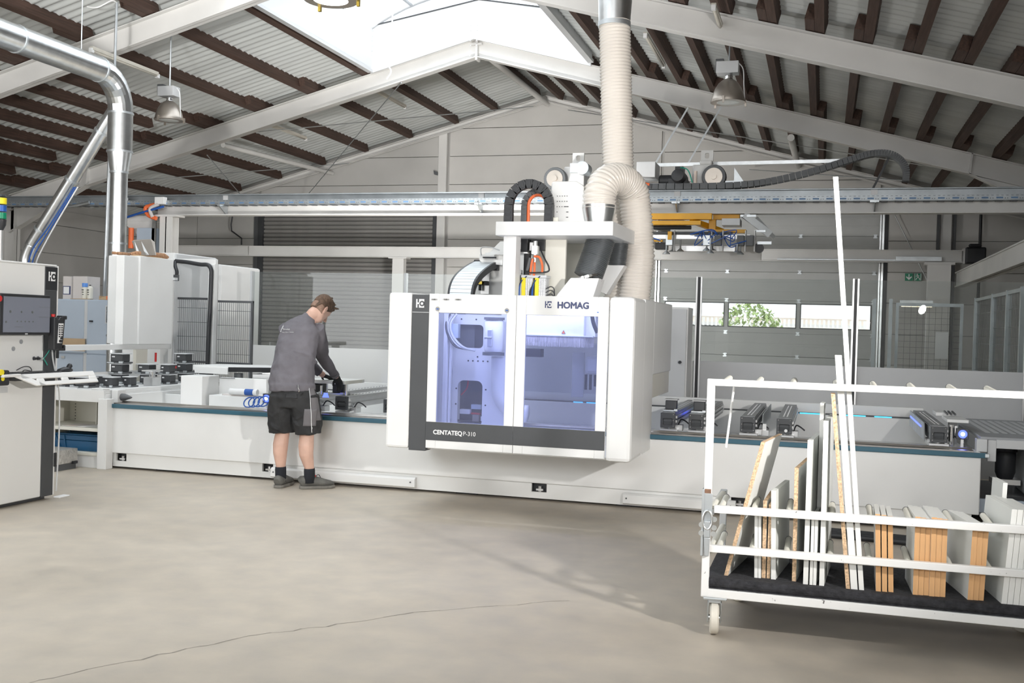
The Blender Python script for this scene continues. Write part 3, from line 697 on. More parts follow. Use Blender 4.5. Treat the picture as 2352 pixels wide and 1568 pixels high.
for x in (-9.65, -5.15, -2.12, .62):
    if src is None: src = O('tray_bracket', MB().prism([(CY-.2,3.33),(CY+.05,3.33),(CY+.05,3.16),(CY-.2,3.30)], 'x', x, x+.02).box(x-.06,x+.06,CY-.15,CY-.02,3.31,3.335), GALVD, t); x0 = x
    else: inst(src, t, (x-x0,0,0))
    O('clamp', MB().box(x-.045,x+.045,CY+.0,CY+.02,3.42,3.50), PRINTW, t)
for x in (-11.55,-10.78):
    O('junction_box', MB().box(x-.09,x+.09,CY-.22,CY-.12,3.34,3.46), PRINTW, t, bevel=.006)
O('cable_loop', MB().tube(smooth_path([(-10.9,CY-.15,3.34),(-11.05,CY-.2,3.28),(-11.0,CY-.2,3.16),(-10.85,CY-.18,3.1)],6), .035, 8), ORANGE, t); O('cable_loop', MB().tube(smooth_path([(-10.8,CY-.2,3.34),(-10.95,CY-.22,3.26),(-10.9,CY-.22,3.12)],6), .03, 8), CARDW, t)
O('cable_loop', MB().tube(smooth_path([(-13.0,CY-.16,3.36),(-12.6,CY-.2,3.31),(-12.2,CY-.18,3.38)],6), .03, 8), GALVD, t); O('cable_loop', MB().tube(smooth_path([(-10.7,CY-.2,3.3),(-11.1,CY-.22,3.2),(-11.5,CY-.1,3.13)],6), .02, 8), BLUEP, t)
O('side_plate', MB().box(-11.7,-10.7,CY+.0,CY+.05,3.08,3.17), STEELW, t); O('gusset', MB().prism([(-11.7,3.08),(-11.0,3.08),(-10.95,2.55)], 'y', CY+.02, CY+.03), STEELW, t)
t = T('crane_column', 'white steel column carrying the left end of the crane beam', 'column', (-10.72, CY, 0))
mb = MB().box(-10.84,-10.60,CY-.1,CY-.085,0,3.15).box(-10.84,-10.60,CY+.085,CY+.1,0,3.15).box(-10.73,-10.71,CY-.1,CY+.1,0,3.15)
O('shaft', mb, STEELW, t); O('head_plate', MB().box(-10.95,-10.5,CY-.12,CY+.12,3.14,3.17), STEELW, t); O('slotted_rail', MB().box(-10.98,-10.90,CY-.12,CY-.10,1.0,3.1), GALV, t)
O('switch_box', MB().box(-11.28,-10.92,CY-.12,CY+.05,1.9,2.95), BLUEGREY, t, bevel=.008); O('beacon', MB().cyl((-11.4,CY-.1,2.6),(-11.4,CY-.1,2.95),.045,12), ORANGE, t)
# trolley on top of the beam
t = T('crane_trolley', 'crane trolley with wheels and motors riding on the galvanised beam', 'trolley', (-2.6, CY, 3.52))
def wheel(x, z, y, r):
    O('wheel', MB().lathe([(r*.3,y-.09),(r*.95,y-.09),(r,y-.07),(r,y+.03),(r*.9,y+.05)], (x,0,z), 28, 'y'), DGREY, t, auto=40)
    O('wheel_disc', MB().lathe([(r*.72,y-.10),(r*.72,y-.089)], (x,0,z), 24, 'y').lathe([(r*.25,y-.13),(r*.25,y-.10)], (x,0,z), 16, 'y'), LAMPM, t, auto=40)
wheel(-3.96, 3.70, CY, .175); wheel(-1.59, 3.70, CY, .175)
for x in (-3.66, -1.72):
    O('wheel_housing', MB().box(x-.20,x+.12,CY+.06,CY+.45,3.52,3.90).box(x-.1,x+.08,CY+.1,CY+.3,3.9,3.97), STEELW, t, bevel=.02)
    O('lifting_lug', MB().plate(x-.09,x+.09,3.96,4.12, rrect(x-.03,x+.03,4.0,4.08,.02), CY+.15, CY+.18), STEELW, t)
O('base_plate', MB().box(-3.9,-1.35,CY+.05,CY+.9,3.52,3.56), STEELW, t)
O('control_box', MB().box(-2.72,-2.44,CY-.1,CY+.35,3.70,3.93), PRINTW, t, bevel=.01)
O('motor', MB().lathe([(.03,CY-.28),(.085,CY-.27),(.1,CY-.2),(.1,CY+.2)], (-2.09,0,3.70), 20, 'y').box(-2.15,-2.03,CY-.1,CY+.1,3.78,3.85).box(-2.25,-1.98,CY-.05,CY+.3,3.56,3.68), BLACK, t, auto=40)
O('motor', MB().lathe([(.07,-2.4),(.09,-2.38),(.09,-2.2)], (0,CY+.05,3.66), 16, 'x'), BLACK, t, auto=40)
O('gearbox', MB().lathe([(.10,CY-.06),(.10,CY+.2)], (-3.55,0,3.86), 18, 'y').box(-3.75,-3.5,CY,CY+.3,3.8,3.94), GALVD, t, auto=40)
O('green_cable', MB().tube(smooth_path([(-2.06,CY-.2,3.82),(-1.95,CY-.2,3.78),(-1.88,CY-.2,3.6)],6), .009, 6), GREENC, t)
O('buffer', MB().cyl((-1.85,CY-.1,3.56),(-1.85,CY-.1,3.78),.025,10), BRICK, t)
O('bracket', MB().prism([(-1.3,3.56),(-1.12,3.56),(-1.30,3.82)], 'y', CY-.1, CY-.06).box(-1.42,-1.18,CY-.12,CY+.1,3.6,3.63), GALVD, t)
O('cable_bundle', MB().tube(smooth_path([(-2.72,CY-.2,3.62),(-2.62,CY-.2,3.60),(-2.5,CY-.2,3.58)],5), .02, 6), ORANGE, t)
O('guard_rail', MB().bar((-2.7,CY+.5,3.97),(.35,CY+.5,3.99),.03,.05), GALV, t)
for x in (-2.5,-2.0): O('strut', MB().bar((x-.05,CY+.5,3.97),(x+.42,CY+.6,4.85),.025,.025), GALVD, t)
t = T('cable_chain', 'long dark cable chain looping above the crane beam at right', 'cable chain', (-.5, CY-.05, 3.55))
path = smooth_path([(-2.55,CY-.05,3.565),(-1.9,CY-.05,3.56),(-1.2,CY-.05,3.575),(-.7,CY-.05,3.64),(-.2,CY-.05,3.76),(.25,CY-.05,3.90),(.55,CY-.05,3.985),(.78,CY-.05,3.985),(.94,CY-.05,3.90),(1.02,CY-.05,3.76),(1.02,CY-.05,3.6)], 6)
chain(path, t, DGREY, .16, .085)
O('support_arm', MB().bar((.60,CY+.05,3.52),(.80,CY+.05,3.95),.03,.03), BLACK, t)
# gripper below the beam
t = T('vacuum_gripper', 'yellow and grey vacuum gripper hanging below the crane beam', 'gripper', (-1.9, CY+.2, 2.5))
def bx(n, m, *a, **k): return O(n, MB().box(*a), m, t, bevel=k.get('bevel', .005))
bx('yellow_beam', YELLOW, -2.72,-1.60,CY-.1,CY,3.08,3.17); bx('yellow_beam', YELLOW, -1.6,-1.22,CY+.1,CY+.2,3.10,3.17)
bx('yellow_beam', YELLOW, -1.66,-1.56,CY+.1,CY+.2,2.9,3.1); bx('yellow_beam', YELLOW, -1.66,-1.12,CY+.05,CY+.15,2.9,2.95); bx('yellow_beam', YELLOW, -2.72,-1.75,CY-.12,CY-.02,3.0,3.06); bx('yellow_beam', YELLOW, -2.22,-2.16,CY-.16,CY-.08,2.78,2.9); bx('yellow_beam', YELLOW, -2.75,-2.3,CY-.1,CY-.04,2.755,2.78)
for x in (-2.55,-1.75): O('cross_arm', MB().bar((x-.15,CY-.05,3.07),(x+.25,CY+.5,2.96),.06,.08), YELLOW if x > -2 else GALVD, t)
bx('white_block', GREYW, -2.42,-2.02,CY+.1,CY+.4,2.99,3.09); bx('white_block', GREYW, -1.46,-1.2,CY-.05,CY+.3,3.0,3.1)
O('roller', MB().cyl((-2.45,CY,2.97),(-1.9,CY,2.97),.028,12), BLACK, t); O('cylinder', MB().cyl((-2.7,CY-.05,2.885),(-1.3,CY-.05,2.885),.022,10), DGREY, t)
bx('aluminium_bar', ALU, -2.7,-1.05,CY-.02,CY+.06,2.80,2.87); bx('aluminium_bar', ALU, -2.2,-1.3,CY+.5,CY+.56,2.66,2.75)
bx('back_plate', STEELW, -2.42,-.92,CY+.55,CY+.6,2.54,2.76); bx('measuring_strip', PRINTW, -2.2,-1.5,CY+.52,CY+.55,2.735,2.765)
O('tilt_frame', MB().bar((-1.15,CY,3.16),(-.78,CY+.1,2.88),.05,.10).bar((-1.0,CY+.3,3.14),(-.74,CY+.4,2.86),.04,.06).bar((-1.2,CY,3.14),(-.98,CY,3.14),.03,.03).bar((-1.0,CY,2.92),(-.84,CY,2.92),.03,.03).bar((-.95,CY,2.75),(-.75,CY,2.75),.05,.04), GALVD, t)
src = None
for i, (x, y, z) in enumerate(((-2.56,CY-.1,2.575),(-2.24,CY-.1,2.575),(-2.18,CY+.1,2.625),(-2.07,CY+.15,2.63),(-1.66,CY-.1,2.625),(-1.58,CY-.05,2.635),(-1.60,CY-.15,2.585),(-1.18,CY-.1,2.575),(-1.22,CY-.15,2.60))):
    mb = MB().lathe([(.058,0),(.052,.012),(.02,.04),(.012,.05),(.012,.22)], (0,0,0), 16)
    if src is None:
        src = O('suction_cup', mb, GALVD, t, auto=40)
        for v in src.data.vertices: v.co += WLOC[t.name]
        src.location = Vector((x,y,z))-WLOC[t.name]
    else: inst(src, t, Vector((x,y,z))-WLOC[t.name], scale=(1,1,.6 if i % 3 == 2 else 1))
for x in (-2.2,-1.66,-1.5,-1.05,-1.18):
    bx('valve_block', GALVD if x < -1.6 else DGREY, x-.05,x+.05,CY-.14,CY-.04,2.70,2.85)
    O('spring_column', MB().cyl((x+.07,CY-.1,2.62),(x+.07,CY-.1,2.92),.013,8), ALU, t)
rnd = random.Random(5)
for k in range(7):
    x0 = rnd.uniform(-1.75,-1.2); pts = [(x0+rnd.uniform(-.16,.16), CY-.15+rnd.uniform(-.05,.1), 2.78+rnd.uniform(-.10,.14)) for _ in range(4)]
    O('air_hose', MB().tube(smooth_path(pts,5), .007, 5), BLUEP, t)
O('air_hose', MB().tube(smooth_path([(-2.7,CY-.12,2.86),(-2.5,CY-.12,2.82),(-2.33,CY-.12,2.77)],5), .010, 6), BLUEP, t)
O('air_hose', MB().tube(smooth_path([(-1.9,CY-.12,2.86),(-1.6,CY-.12,2.93),(-1.5,CY-.12,2.84),(-1.45,CY-.12,2.7)],5), .010, 6), BLUEP, t)
bx('fan_housing', BLACK, -2.44,-2.26,CY+.1,CY+.25,2.66,2.76); O('pulley', MB().cyl((-.93,CY+.1,2.68),(-.93,CY-.0,2.68),.07,18), BLACK, t)
# ================================================================== OLD BRIDGE GIRDER and runway
t = T('bridge_girder', 'grey steel girder crossing low in front of the roller door', 'girder', (-6, 21, 2.86))
O('web', MB().box(-14.6,2.45,20.99,21.01,2.86,3.09), STEELW, t); O('flange', MB().box(-14.6,2.45,20.9,21.1,3.075,3.09), STEELW, t); O('flange', MB().box(-14.6,2.45,20.9,21.1,2.86,2.875), STEELW, t)
O('web_cover', MB().box(-12.4,2.40,20.93,20.97,2.88,3.075), STEELW, t); O('conduit', MB().box(-.9,1.3,20.86,20.9,2.88,2.905), GALVD, t); O('trunking', MB().box(1.25,2.05,20.84,20.9,2.88,2.96), GALVD, t)
O('drive_unit', MB().box(2.45,2.8,20.8,21.1,2.84,3.14).box(2.5,2.72,20.78,20.9,3.14,3.2), BLACK, t, bevel=.03); O('end_plate', MB().box(2.42,2.45,20.88,21.12,2.84,3.12), STEELW, t)
t = T('girder_post', 'grey steel post under the girder in front of the roller door', 'post', (-8.79, 21, 0)); O('shaft', MB().box(-8.92,-8.66,20.92,21.08,0,2.84), STEELW, t, bevel=.006); O('head_plate', MB().box(-9.0,-8.58,20.88,21.12,2.835,2.86), STEELW, t)
t = T('girder_post', 'grey steel post below the right end of the girder', 'post', (2.0, 20.9, 0)); O('shaft', MB().box(1.82,2.22,20.85,21.05,0,2.82), STEELW, t, bevel=.006); O('head_plate', MB().box(1.76,2.28,20.82,21.1,2.815,2.86), STEELW, t)
t = T('runway_beam', 'grey runway beam on the right coming toward the camera', 'beam', (2.45, 14, 2.42))
O('web', MB().box(2.40,2.42,9.5,21.3,2.42,2.70), STEELW, t); O('flange', MB().box(2.33,2.5,9.5,21.3,2.42,2.44), STEELW, t); O('flange', MB().box(2.33,2.5,9.5,21.3,2.68,2.70), STEELW, t); O('cover', MB().box(2.35,2.37,9.5,21.2,2.44,2.68), STEELW, t)
t = T('side_post', 'thin black pipe on the far wall right of the girder end', 'pipe', (2.95,22.85,0)); O('shaft', MB().cyl((2.95,22.85,0),(2.95,22.85,4.0),.03,8), BLACK, t)
for i,(x,lb) in enumerate(((2.16,'dark cable duct left of the right wall column'),(2.47,'dark cable duct right of the right wall column'))):
    O('cable_duct', MB().box(x-.025,x+.025,22.8,22.9,0,4.1), CHAR, label=lb, cat='duct')
rod('thin rod slanting across the far wall beside the sectional door', (1.2,22.85,4.2), (2.0,22.85,2.6))
# ================================================================== MACHINE BED
t = BED = T('machine_bed', 'long low white machine bed with a petrol blue edge strip', 'machine bed', (-2.65, 9.6, 0))
def bb(n, m, *a, par=None, bevel=.004, **k): return O(n, MB().box(*a), m, par or BED, bevel=bevel, **k)
BX0, BX1 = -6.47, 1.15
bb('front_panel', WHITE2, BX0, BX1, 8.45, 8.48, .15, .577, bevel=.008)
mb = MB(); pk = [(-6.385,-6.27),(-4.83,-4.72),(-2.30,-2.17),(-.66,-.53),(.72,.86)]; x = BX0+.05
for a, b in pk:
    mb.box(x, a, 8.475, 8.50, .022, .148); mb.box(a, b, 8.475, 8.50, .022, .075); x = b
mb.box(x, BX1-.05, 8.475, 8.50, .022, .148); mb.box(BX0+.05, BX1-.05, 8.6, 8.62, .022, .148)
O('base_rail', mb, WHITE, BED)
for a, b in pk:
    bb('pocket', BLACK, a-.01, b+.01, 8.53, 8.56, .06, .15); O('foot_bolt', MB().cyl(((a+b)/2,8.51,.02),((a+b)/2,8.51,.12),.016,8).box((a+b)/2-.03,(a+b)/2+.03,8.49,8.53,.085,.10), ALU, BED)
for x in (-5.9,-4.4,-2.9,-1.5,.3): bb('foot', CHAR, x-.1, x+.1, 8.55, 8.8, 0, .03)
for a, b in ((-4.72,-3.33),(-1.52,-.62)):
    mb = MB().prism([(8.445,.125),(8.425,.11),(8.425,.045),(8.44,.035),(8.475,.035),(8.475,.125)], 'x', a, b); O('kick_plate', mb, WHITE2, BED, bevel=.003)
    for x in (a+.03, b-.04): O('screw', MB().cyl((x,8.42,.085),(x,8.43,.085),.007,8), DGREY, BED)
bb('blue_strip', TEAL, BX0-.01, BX1+.035, 8.43, 8.455, .577, .613, bevel=.003)
for x in (BX0-.02, BX1+.035): bb('strip_end', GALVD, x-.012, x+.02, 8.428, 8.457, .58, .61)
mb = MB().prism([(8.47,.613),(8.47,.622),(8.51,.626),(8.52,.614),(8.56,.614),(8.57,.634),(8.60,.634),(8.61,.614),(8.70,.614),(8.70,.60),(8.47,.60)], 'x', BX0+.05, BX1-.05)
O('guide_rail', mb, RAILM, BED)
bb('front_beam', WHITE, BX0, BX1, 8.48, 8.72, .42, .612)
bb('bed_floor', WHITE, BX0, BX1, 8.72, 10.85, .40, .44)
bb('rear_beam', WHITE, BX0, BX1-.15, 10.75, 10.95, .44, .67); bb('rear_rail', WHITE2, BX0+.4, BX1-.2, 10.85, 10.9, .67, .775)
bb('rear_channel', CHAR, BX0+.4, BX1-.2, 10.80, 10.85, .665, .682)
for a, b in ((-2.50,-2.40),(-2.36,-2.17),(-1.12,-1.06),(-.2,.03),(.18,.42),(.5,.66)): bb('light_strip', LEDC, a, b, 10.792, 10.80, .668, .680, bevel=0)
bb('end_wall', WHITE2, BX0, BX0+.03, 8.72, 10.8, .44, .69); bb('end_wall', WHITE2, BX1-.06, BX1-.035, 8.72, 10.4, .40, .60)
bb('end_cover', WHITE2, BX0+.02, BX0+1.15, 9.31, 9.34, .44, .66)
bb('side_skin', WHITE2, BX1-.03, BX1, 8.482, 10.6, .15, .6)
# end face carrying a pointed rubber buffer
O('buffer', MB().lathe([(.034,-6.40),(.034,-6.37),(.012,-6.30),(.004,-6.285)], (0,8.56,.672), 16, 'x'), DGREY, BED, auto=40); bb('buffer_block', WHITE2, -6.47,-6.40,8.5,8.62,.60,.74)
# ------------------------------------------------------------------ consoles
def console(x, y0, y1, label, dark=True, zt=.768, w=.118, disc=False, screens=0):
    t = T('console', label, 'console', (x+w/2, y0, .44), 'workpiece consoles across the machine bed')
    O('beam', MB().box(x, x+w, y0+.03, y1, zt-.115, zt-.012), CONS if dark else ALU, t, bevel=.004)
    O('top_plate', MB().box(x+.004, x+w-.004, y0+.03, y1, zt-.012, zt), CONS if dark else ALU, t, bevel=.002)
    c = O('end_cap', MB().plate(x-.002, x+w+.002, zt-.128, zt-.004, rrect(x+.02, x+w-.02, zt-.105, zt-.05, .006, 2), y0, y0+.03).box(x, x+w, y0+.02, y0+.034, zt-.12, zt-.01), CHAR, t, bevel=.003)
    O('grip_slot', MB().prism([(y0+.022,zt-.05),(y0+.006,zt-.072),(y0+.022,zt-.105)], 'x', x+.022, x+w-.022), DGREY, c)
    mb = MB()
    for ax in (.012, w-.012):
        for az in (.016,.064,.112): mb.cyl((x+ax,y0-.001,zt-az),(x+ax,y0+.002,zt-az),.003,6)
    O('screw', mb, CHROME, c, kind='stuff')
    mb = MB(); n = int((y1-y0-.3)/.075)
    for k in range(n):
        for ax in (.38,.62): yy = y0+.2+k*.075; mb.box(x+w*ax-.005, x+w*ax+.005, yy, yy+.022, zt-.001, zt+.0012)
    O('hole_row', mb, ALU if dark else DGREY, t, kind='stuff')
    O('side_rail', MB().box(x+w, x+w+.012, y0+.06, y1, zt-.05, zt-.03).box(x+w, x+w+.012, y0+.06, y1, zt-.085, zt-.065), ALU, t)
    O('lifting_foot', MB().cyl((x+w*.55,y0+.08,.60),(x+w*.55,y0+.08,zt-.11),.022,14), CHROME, t, auto=40)
    O('carriage', MB().box(x-.01, x+w+.02, y0+.02, y0+.16, .605, .63).box(x+w*.6, x+w+.05, y0+.10, y0+.2, .61, .66), ALU, t, bevel=.003)
    O('cable', MB().tube(smooth_path([(x+w+.01,y0+.12,.64),(x+w+.03,y0+.16,.70),(x+w+.06,y0+.2,.69),(x+w+.10,y0+.2,.66)],5), .006, 6), BLACK, t)
    if disc: O('round_sticker', MB().lathe([(.013,0),(.013,.002)], (x+w*.62,y0-.003,zt-.10), 14, 'y'), PRINTW, t)
    return t
cz = .766
console(-1.285, 8.8, 10.6, 'console beam just right of the machine housing, carrying a black pod')
console(-1.05, 8.8, 10.6, 'second console beam right of the machine housing, carrying a black pod')
console(-.63, 8.8, 10.6, 'console beam behind the left end of the board trolley')
console(-.34, 8.8, 10.6, 'console beam with a round white sticker on its black end', disc=True)
console(.83, 8.8, 10.6, 'console beam at the right end of the machine bed')
console(-4.28, 8.8, 10.7, 'bright aluminium console beam to the right of the worker', dark=False)
console(-4.60, 8.8, 10.7, 'bright aluminium console beam directly behind the worker', dark=False)
console(-3.93, 9.1, 10.7, 'bright aluminium console beam next to the left housing pillar', dark=False, zt=.74)
for x, y0, lb in ((-.49, 9.0, 'thin steel side plate beside the third console right of the housing'),(.80, 9.0, 'blue lit steel side plate left of the rightmost console')):
    t = T('side_plate', lb, 'plate', (x, y0, .60)); O('plate', MB().prism([(y0,.63),(y0+.1,.77),(10.5,.77),(10.5,.63)], 'x', x+ (.02 if x<0 else 0), x+(.028 if x<0 else .008)), GALVD, t)
    O('bracket', MB().box(x+.02,x+.08,y0-.05,y0+.12,.605,.65).box(x+.03,x+.06,y0-.02,y0+.02,.64,.70), ALU, t)
    if x > 0: O('light_strip', MB().box(x-.004,x,y0+.3,10.4,.715,.728), LEDB, t)
for x, y in ((-1.06,9.5),(-1.20,9.2)): bb('light_strip', LEDB, x-.01, x, y, y+.35, .70, .72, bevel=0)
# worker's status lamps
def led_box(x0, x1, y, z0, z1, label):
    t = T('lamp_box', label, 'lamp', ((x0+x1)/2, y, z0)); cx, cz = (x0+x1)/2, (z0+z1)/2; r = (z1-z0)*.27
    O('housing', MB().box(x0,x1,y,y+.06,z0,z1), CHAR, t, bevel=.004); O('ring', MB().lathe([(r*1.45,y-.004),(r*1.45,y)], (cx,0,cz), 20, 'y'), LEDB, t); O('core', MB().lathe([(r*.7,y-.006),(r*.7,y-.004)], (cx,0,cz), 18, 'y'), LEDW, t)
    O('holder', MB().box(cx-.01,cx+.01,y+.02,y+.05,.6,z0), ALU, t)
led_box(1.015, 1.105, 8.8, .675, .757, 'small black lamp box glowing blue at the right end of the bed')
led_box(-5.03, -4.95, 8.8, .665, .755, 'small black lamp box glowing blue at the worker\'s left hip')
t = T('clamp_unit', 'white clamp block beside the rightmost console', 'clamp', (1.0, 9.0, .6)); O('block', MB().box(.96,1.12,8.95,9.35,.79,.815).box(.93,1.06,9.5,9.8,.80,.83), WHITE2, t, bevel=.004); O('cylinder', MB().cyl((.985,8.85,.6),(.985,8.85,.78),.022,14), CHROME, t, auto=40)
for k in range(3): O('pin', MB().bar((1.0+.03*k,9.3,.83),(1.0+.03*k,9.55,.84),.012,.012), DGREY, t)
O('post', MB().box(1.0,1.06,9.15,9.25,.6,.8), ALU, t)
# ------------------------------------------------------------------ pods
def pod(x, y, z, w, d, label, group=None, m=DGREY, tag_=True, h=.105, top=None):
    t = T('suction_pod', label, 'suction pod', (x, y, z), group)
    O('base', MB().box(x-w*.60,x+w*.60,y-d*.58,y+d*.58,z,z+.016), DGREY if m is DGREY else GALVD, t, bevel=.003)
    O('base_rail', MB().box(x-w*.62,x-w*.1,y-d*.62,y-d*.5,z+.002,z+.014), GALVD, t, bevel=.002); O('clip', MB().box(x+w*.3,x+w*.6,y-d*.65,y-d*.5,z+.004,z+.024), GALVD, t, bevel=.002)
    O('body', MB().box(x-w*.46,x+w*.46,y-d*.46,y+d*.46,z+.016,z+h-.010), CHAR if m is DGREY else m, t, bevel=.008)
    O('rubber_top', MB().box(x-(top or w*.56),x+(top or w*.56),y-d*.56,y+d*.56,z+h-.010,z+h), GREYW, t, bevel=.003)
    if tag_: O('label_tag', MB().box(x-w*.32,x-w*.10,y-d*.46-.002,y-d*.46,z+h*.6,z+h*.72), PRINTW, t)
    return t
pod(-1.222, 8.98, .768, .10, .11, 'black suction pod on the first console right of the housing', tag_=False, m=CHAR)
pod(-.985, 8.98, .768, .10, .11, 'black suction pod on the second console right of the housing', tag_=False, m=CHAR)
pod(-4.545, 9.0, .768, .10, .12, 'black suction pod under the workpiece behind the worker', tag_=False, m=BLACK)
pod(-4.33, 9.0, .768, .12, .12, 'black suction pod under the workpiece by the worker\'s glove', tag_=False, m=BLACK)
t = T('stop_pin', 'short chrome stop pin on the console right of the worker', 'pin', (-4.23, 8.92, .768)); O('pin', MB().cyl((-4.23,8.92,.768),(-4.23,8.92,.875),.013,12), CHROME, t, auto=40)
t = T('stop_pin', 'short chrome stop pin close behind the worker\'s right hip', 'pin', (-4.475, 8.9, .768)); O('pin', MB().cyl((-4.475,8.9,.768),(-4.475,8.9,.85),.012,12), CHROME, t, auto=40)
t = T('stop_pin', 'chrome stop pin standing up behind the white workpiece', 'pin', (-4.62, 9.3, .768)); O('pin', MB().cyl((-4.62,9.3,.768),(-4.62,9.3,.93),.014,12), CHROME, t, auto=40)
t = T('workpiece', 'white board lying on the pods under the worker\'s hands', 'board', (-4.4, 8.95, .873)); O('face', MB().box(-4.63,-4.20,8.83,9.25,.8735,.905), MELA, t, bevel=.002); O('edge_band', MB().box(-4.201,-4.196,8.83,9.2,.874,.9045), CREAM, t)
O('clamp_light', MB().prism([(-4.385,.79),(-4.355,.79),(-4.34,.75),(-4.40,.75)], 'y', 8.775, 8.79), LEDB, label='small glowing blue clamp light under the workpiece', cat='lamp')
# ------------------------------------------------------------------ left side of the bed
t = T('saw_table', 'white padded swivel table with black edge left of the worker', 'table', (-5.85, 9.7, .44))
O('top', MB().prism([(-6.33,9.62),(-5.86,9.55),(-5.36,9.95),(-5.80,10.2),(-6.25,10.0)], 'z', .90, .955), WHITE2, t, bevel=.006)
O('edge', MB().prism([(-5.86,9.545),(-5.36,9.945),(-5.36,9.955),(-5.86,9.56)], 'z', .90, .948), BLACK, t)
O('side_apron', MB().prism([(-6.30,9.61),(-5.865,9.54),(-5.86,9.56),(-6.29,9.63)], 'z', .872, .94), WHITE2, t, bevel=.003)
O('column', MB().box(-5.62,-5.50,9.8,9.95,.44,.9).box(-5.70,-5.45,9.75,10.0,.83,.88), ALU, t, bevel=.006); O('swivel', MB().cyl((-5.86,9.75,.72),(-5.86,9.75,.88),.045,14).cyl((-5.86,9.75,.745),(-5.86,9.75,.75),.11,20), DGREY, t, auto=40)
O('handwheel', MB().lathe([(.05,9.7),(.05,9.73)], (-5.62,0,.66), 18, 'y'), BLACK, t); O('cable', MB().tube(smooth_path([(-5.48,9.8,.80),(-5.38,9.75,.72),(-5.25,9.6,.66)],5), .008, 6), BLACK, t)
t = T('cover_box', 'white sheet metal box at the left end of the bed', 'cover', (-5.9, 9.0, .44)); O('shell', MB().box(-6.02,-5.78,8.95,9.25,.44,.88), WHITE2, t, bevel=.006); O('rear_shell', MB().box(-5.78,-5.25,9.25,9.3,.44,.86), WHITE2, t, bevel=.006)
O('seam', MB().box(-5.775,-5.6,9.243,9.25,.852,.858), DGREY, t); O('trough', MB().box(-5.72,-5.0,8.98,9.2,.44,.70), WHITE2, t, bevel=.006); O('lid', MB().box(-5.6,-5.1,9.02,9.2,.70,.715), CARDW, t)
t = T('coiled_hose', 'loops of thin blue air hose on the bed left of the worker', 'hose', (-5.1, 8.72, .60))
for k in range(4): O('loop', MB().tube([(-5.14+.05*k+.055*math.cos(a), 8.75+.03*math.sin(a), .67+.045*math.sin(a)+.005*k) for a in [i*.35 for i in range(19)]], .006, 6), BLUEP, t)
t = T('white_cylinder', 'white and blue cylinder lying on the bed left of the worker', 'cylinder', (-5.35, 9.0, .72)); O('tube', MB().cyl((-5.5,9.0,.745),(-5.2,9.0,.745),.03,14), PRINTW, t, auto=40); O('band', MB().cyl((-5.33,9.0,.745),(-5.24,9.0,.745),.031,14), BLUEP, t, auto=40)
# ================================================================== RIGHT TABLE
t = T('feed_table', 'grey slotted feed table at the right end of the bed', 'table', (1.9, 9.4, 0))
O('table_top', MB().box(1.16, 3.0, 8.6, 10.5, .70, .722), TABLEG, t, bevel=.004); O('front_apron', MB().box(1.27, 3.0, 8.58, 8.61, .64, .705).box(1.21,1.27,8.58,8.61,.54,.70), GREYW, t, bevel=.004); O('corner_block', MB().box(1.13,1.205,8.56,8.66,.61,.705), GREYW, t, bevel=.004)
src = None
for k in range(9):
    if src is None: src = O('slot_strip', MB().box(1.25, 1.285, 9.0, 10.3, .722, .724), GREYW, t)
    else: inst(src, t, (k*.062,0,0))
for k in range(9): inst(src, t, (.66+k*.062,0,0))
O('leg', MB().box(1.2,1.28,10.3,10.4,0,.7), GREYW, t); O('leg', MB().box(2.7,2.8,8.7,8.8,0,.7), GREYW, t); O('leg', MB().box(2.7,2.8,10.3,10.4,0,.7), GREYW, t)
O('motor', MB().lathe([(.05,.36),(.06,.38),(.075,.42),(.075,.58),(.085,.585),(.085,.635)], (1.40,9.0,0), 18), BLACK, t, auto=40); O('motor_mount', MB().box(1.30,1.5,8.92,9.1,.33,.37), ALU, t)
O('shelf', MB().box(1.16,3.0,8.7,9.6,.245,.27), BLACK, t); O('side_channel', MB().box(1.15,3.0,8.66,8.70,.14,.245), BLUEGREY, t, bevel=.004); O('drive_cabinet', MB().box(1.52,2.2,8.75,9.3,.27,.62), GREYW, t, bevel=.01)
for x in (1.35,1.42): O('bolt', MB().cyl((x,8.64,.2 if x<1.4 else .16),(x,8.66,.2 if x<1.4 else .16),.010,8), ALU, t)
O('dark_pedestal', MB().box(1.18,2.9,9.3,9.9,0,.22), BLACK, t)
t = T('floor_cable', 'thick black cables lying on the floor behind the board trolley', 'cable', (.6, 7.9, 0))
for k in range(4): O('cable', MB().tube(smooth_path([(-.15,8.1-.07*k,.02),(.5,8.0-.06*k,.022),(1.1,7.95-.06*k,.022),(1.9,8.05-.07*k,.02)],6), .02, 8), BLACK, t)
# ================================================================== MACHINE HOUSING (gantry hood)
t = HOOD = T('machine_housing', 'white machine hood with two blue tinted windows and dark stripes', 'machine', (-2.27, 8.4, .46))
def hb(n, m, *a, bevel=.004, par=None, **k): return O(n, MB().box(*a), m, par or HOOD, bevel=bevel, **k)
YF = 7.55; EX0, EX1, EZ0, EZ1 = -3.24, -1.312, .487, 1.688
hb('left_pillar', WHITE2, EX0, -3.045, YF, YF+.5, EZ0, EZ1, bevel=.02); hb('left_side', WHITE2, EX0, EX0+.03, YF+.47, 9.3, EZ0, EZ1)
hb('dark_pillar', CHAR, -3.045, -2.905, YF+.004, YF+.12, EZ0-.012, EZ1-.012, bevel=.004)
hb('right_pillar', WHITE2, -1.502, EX1, YF-.005, YF+.5, EZ0-.005, EZ1, bevel=.03); hb('right_side', WHITE2, EX1-.03, EX1, YF+.47, 8.48, EZ0+.005, EZ1, bevel=.006)
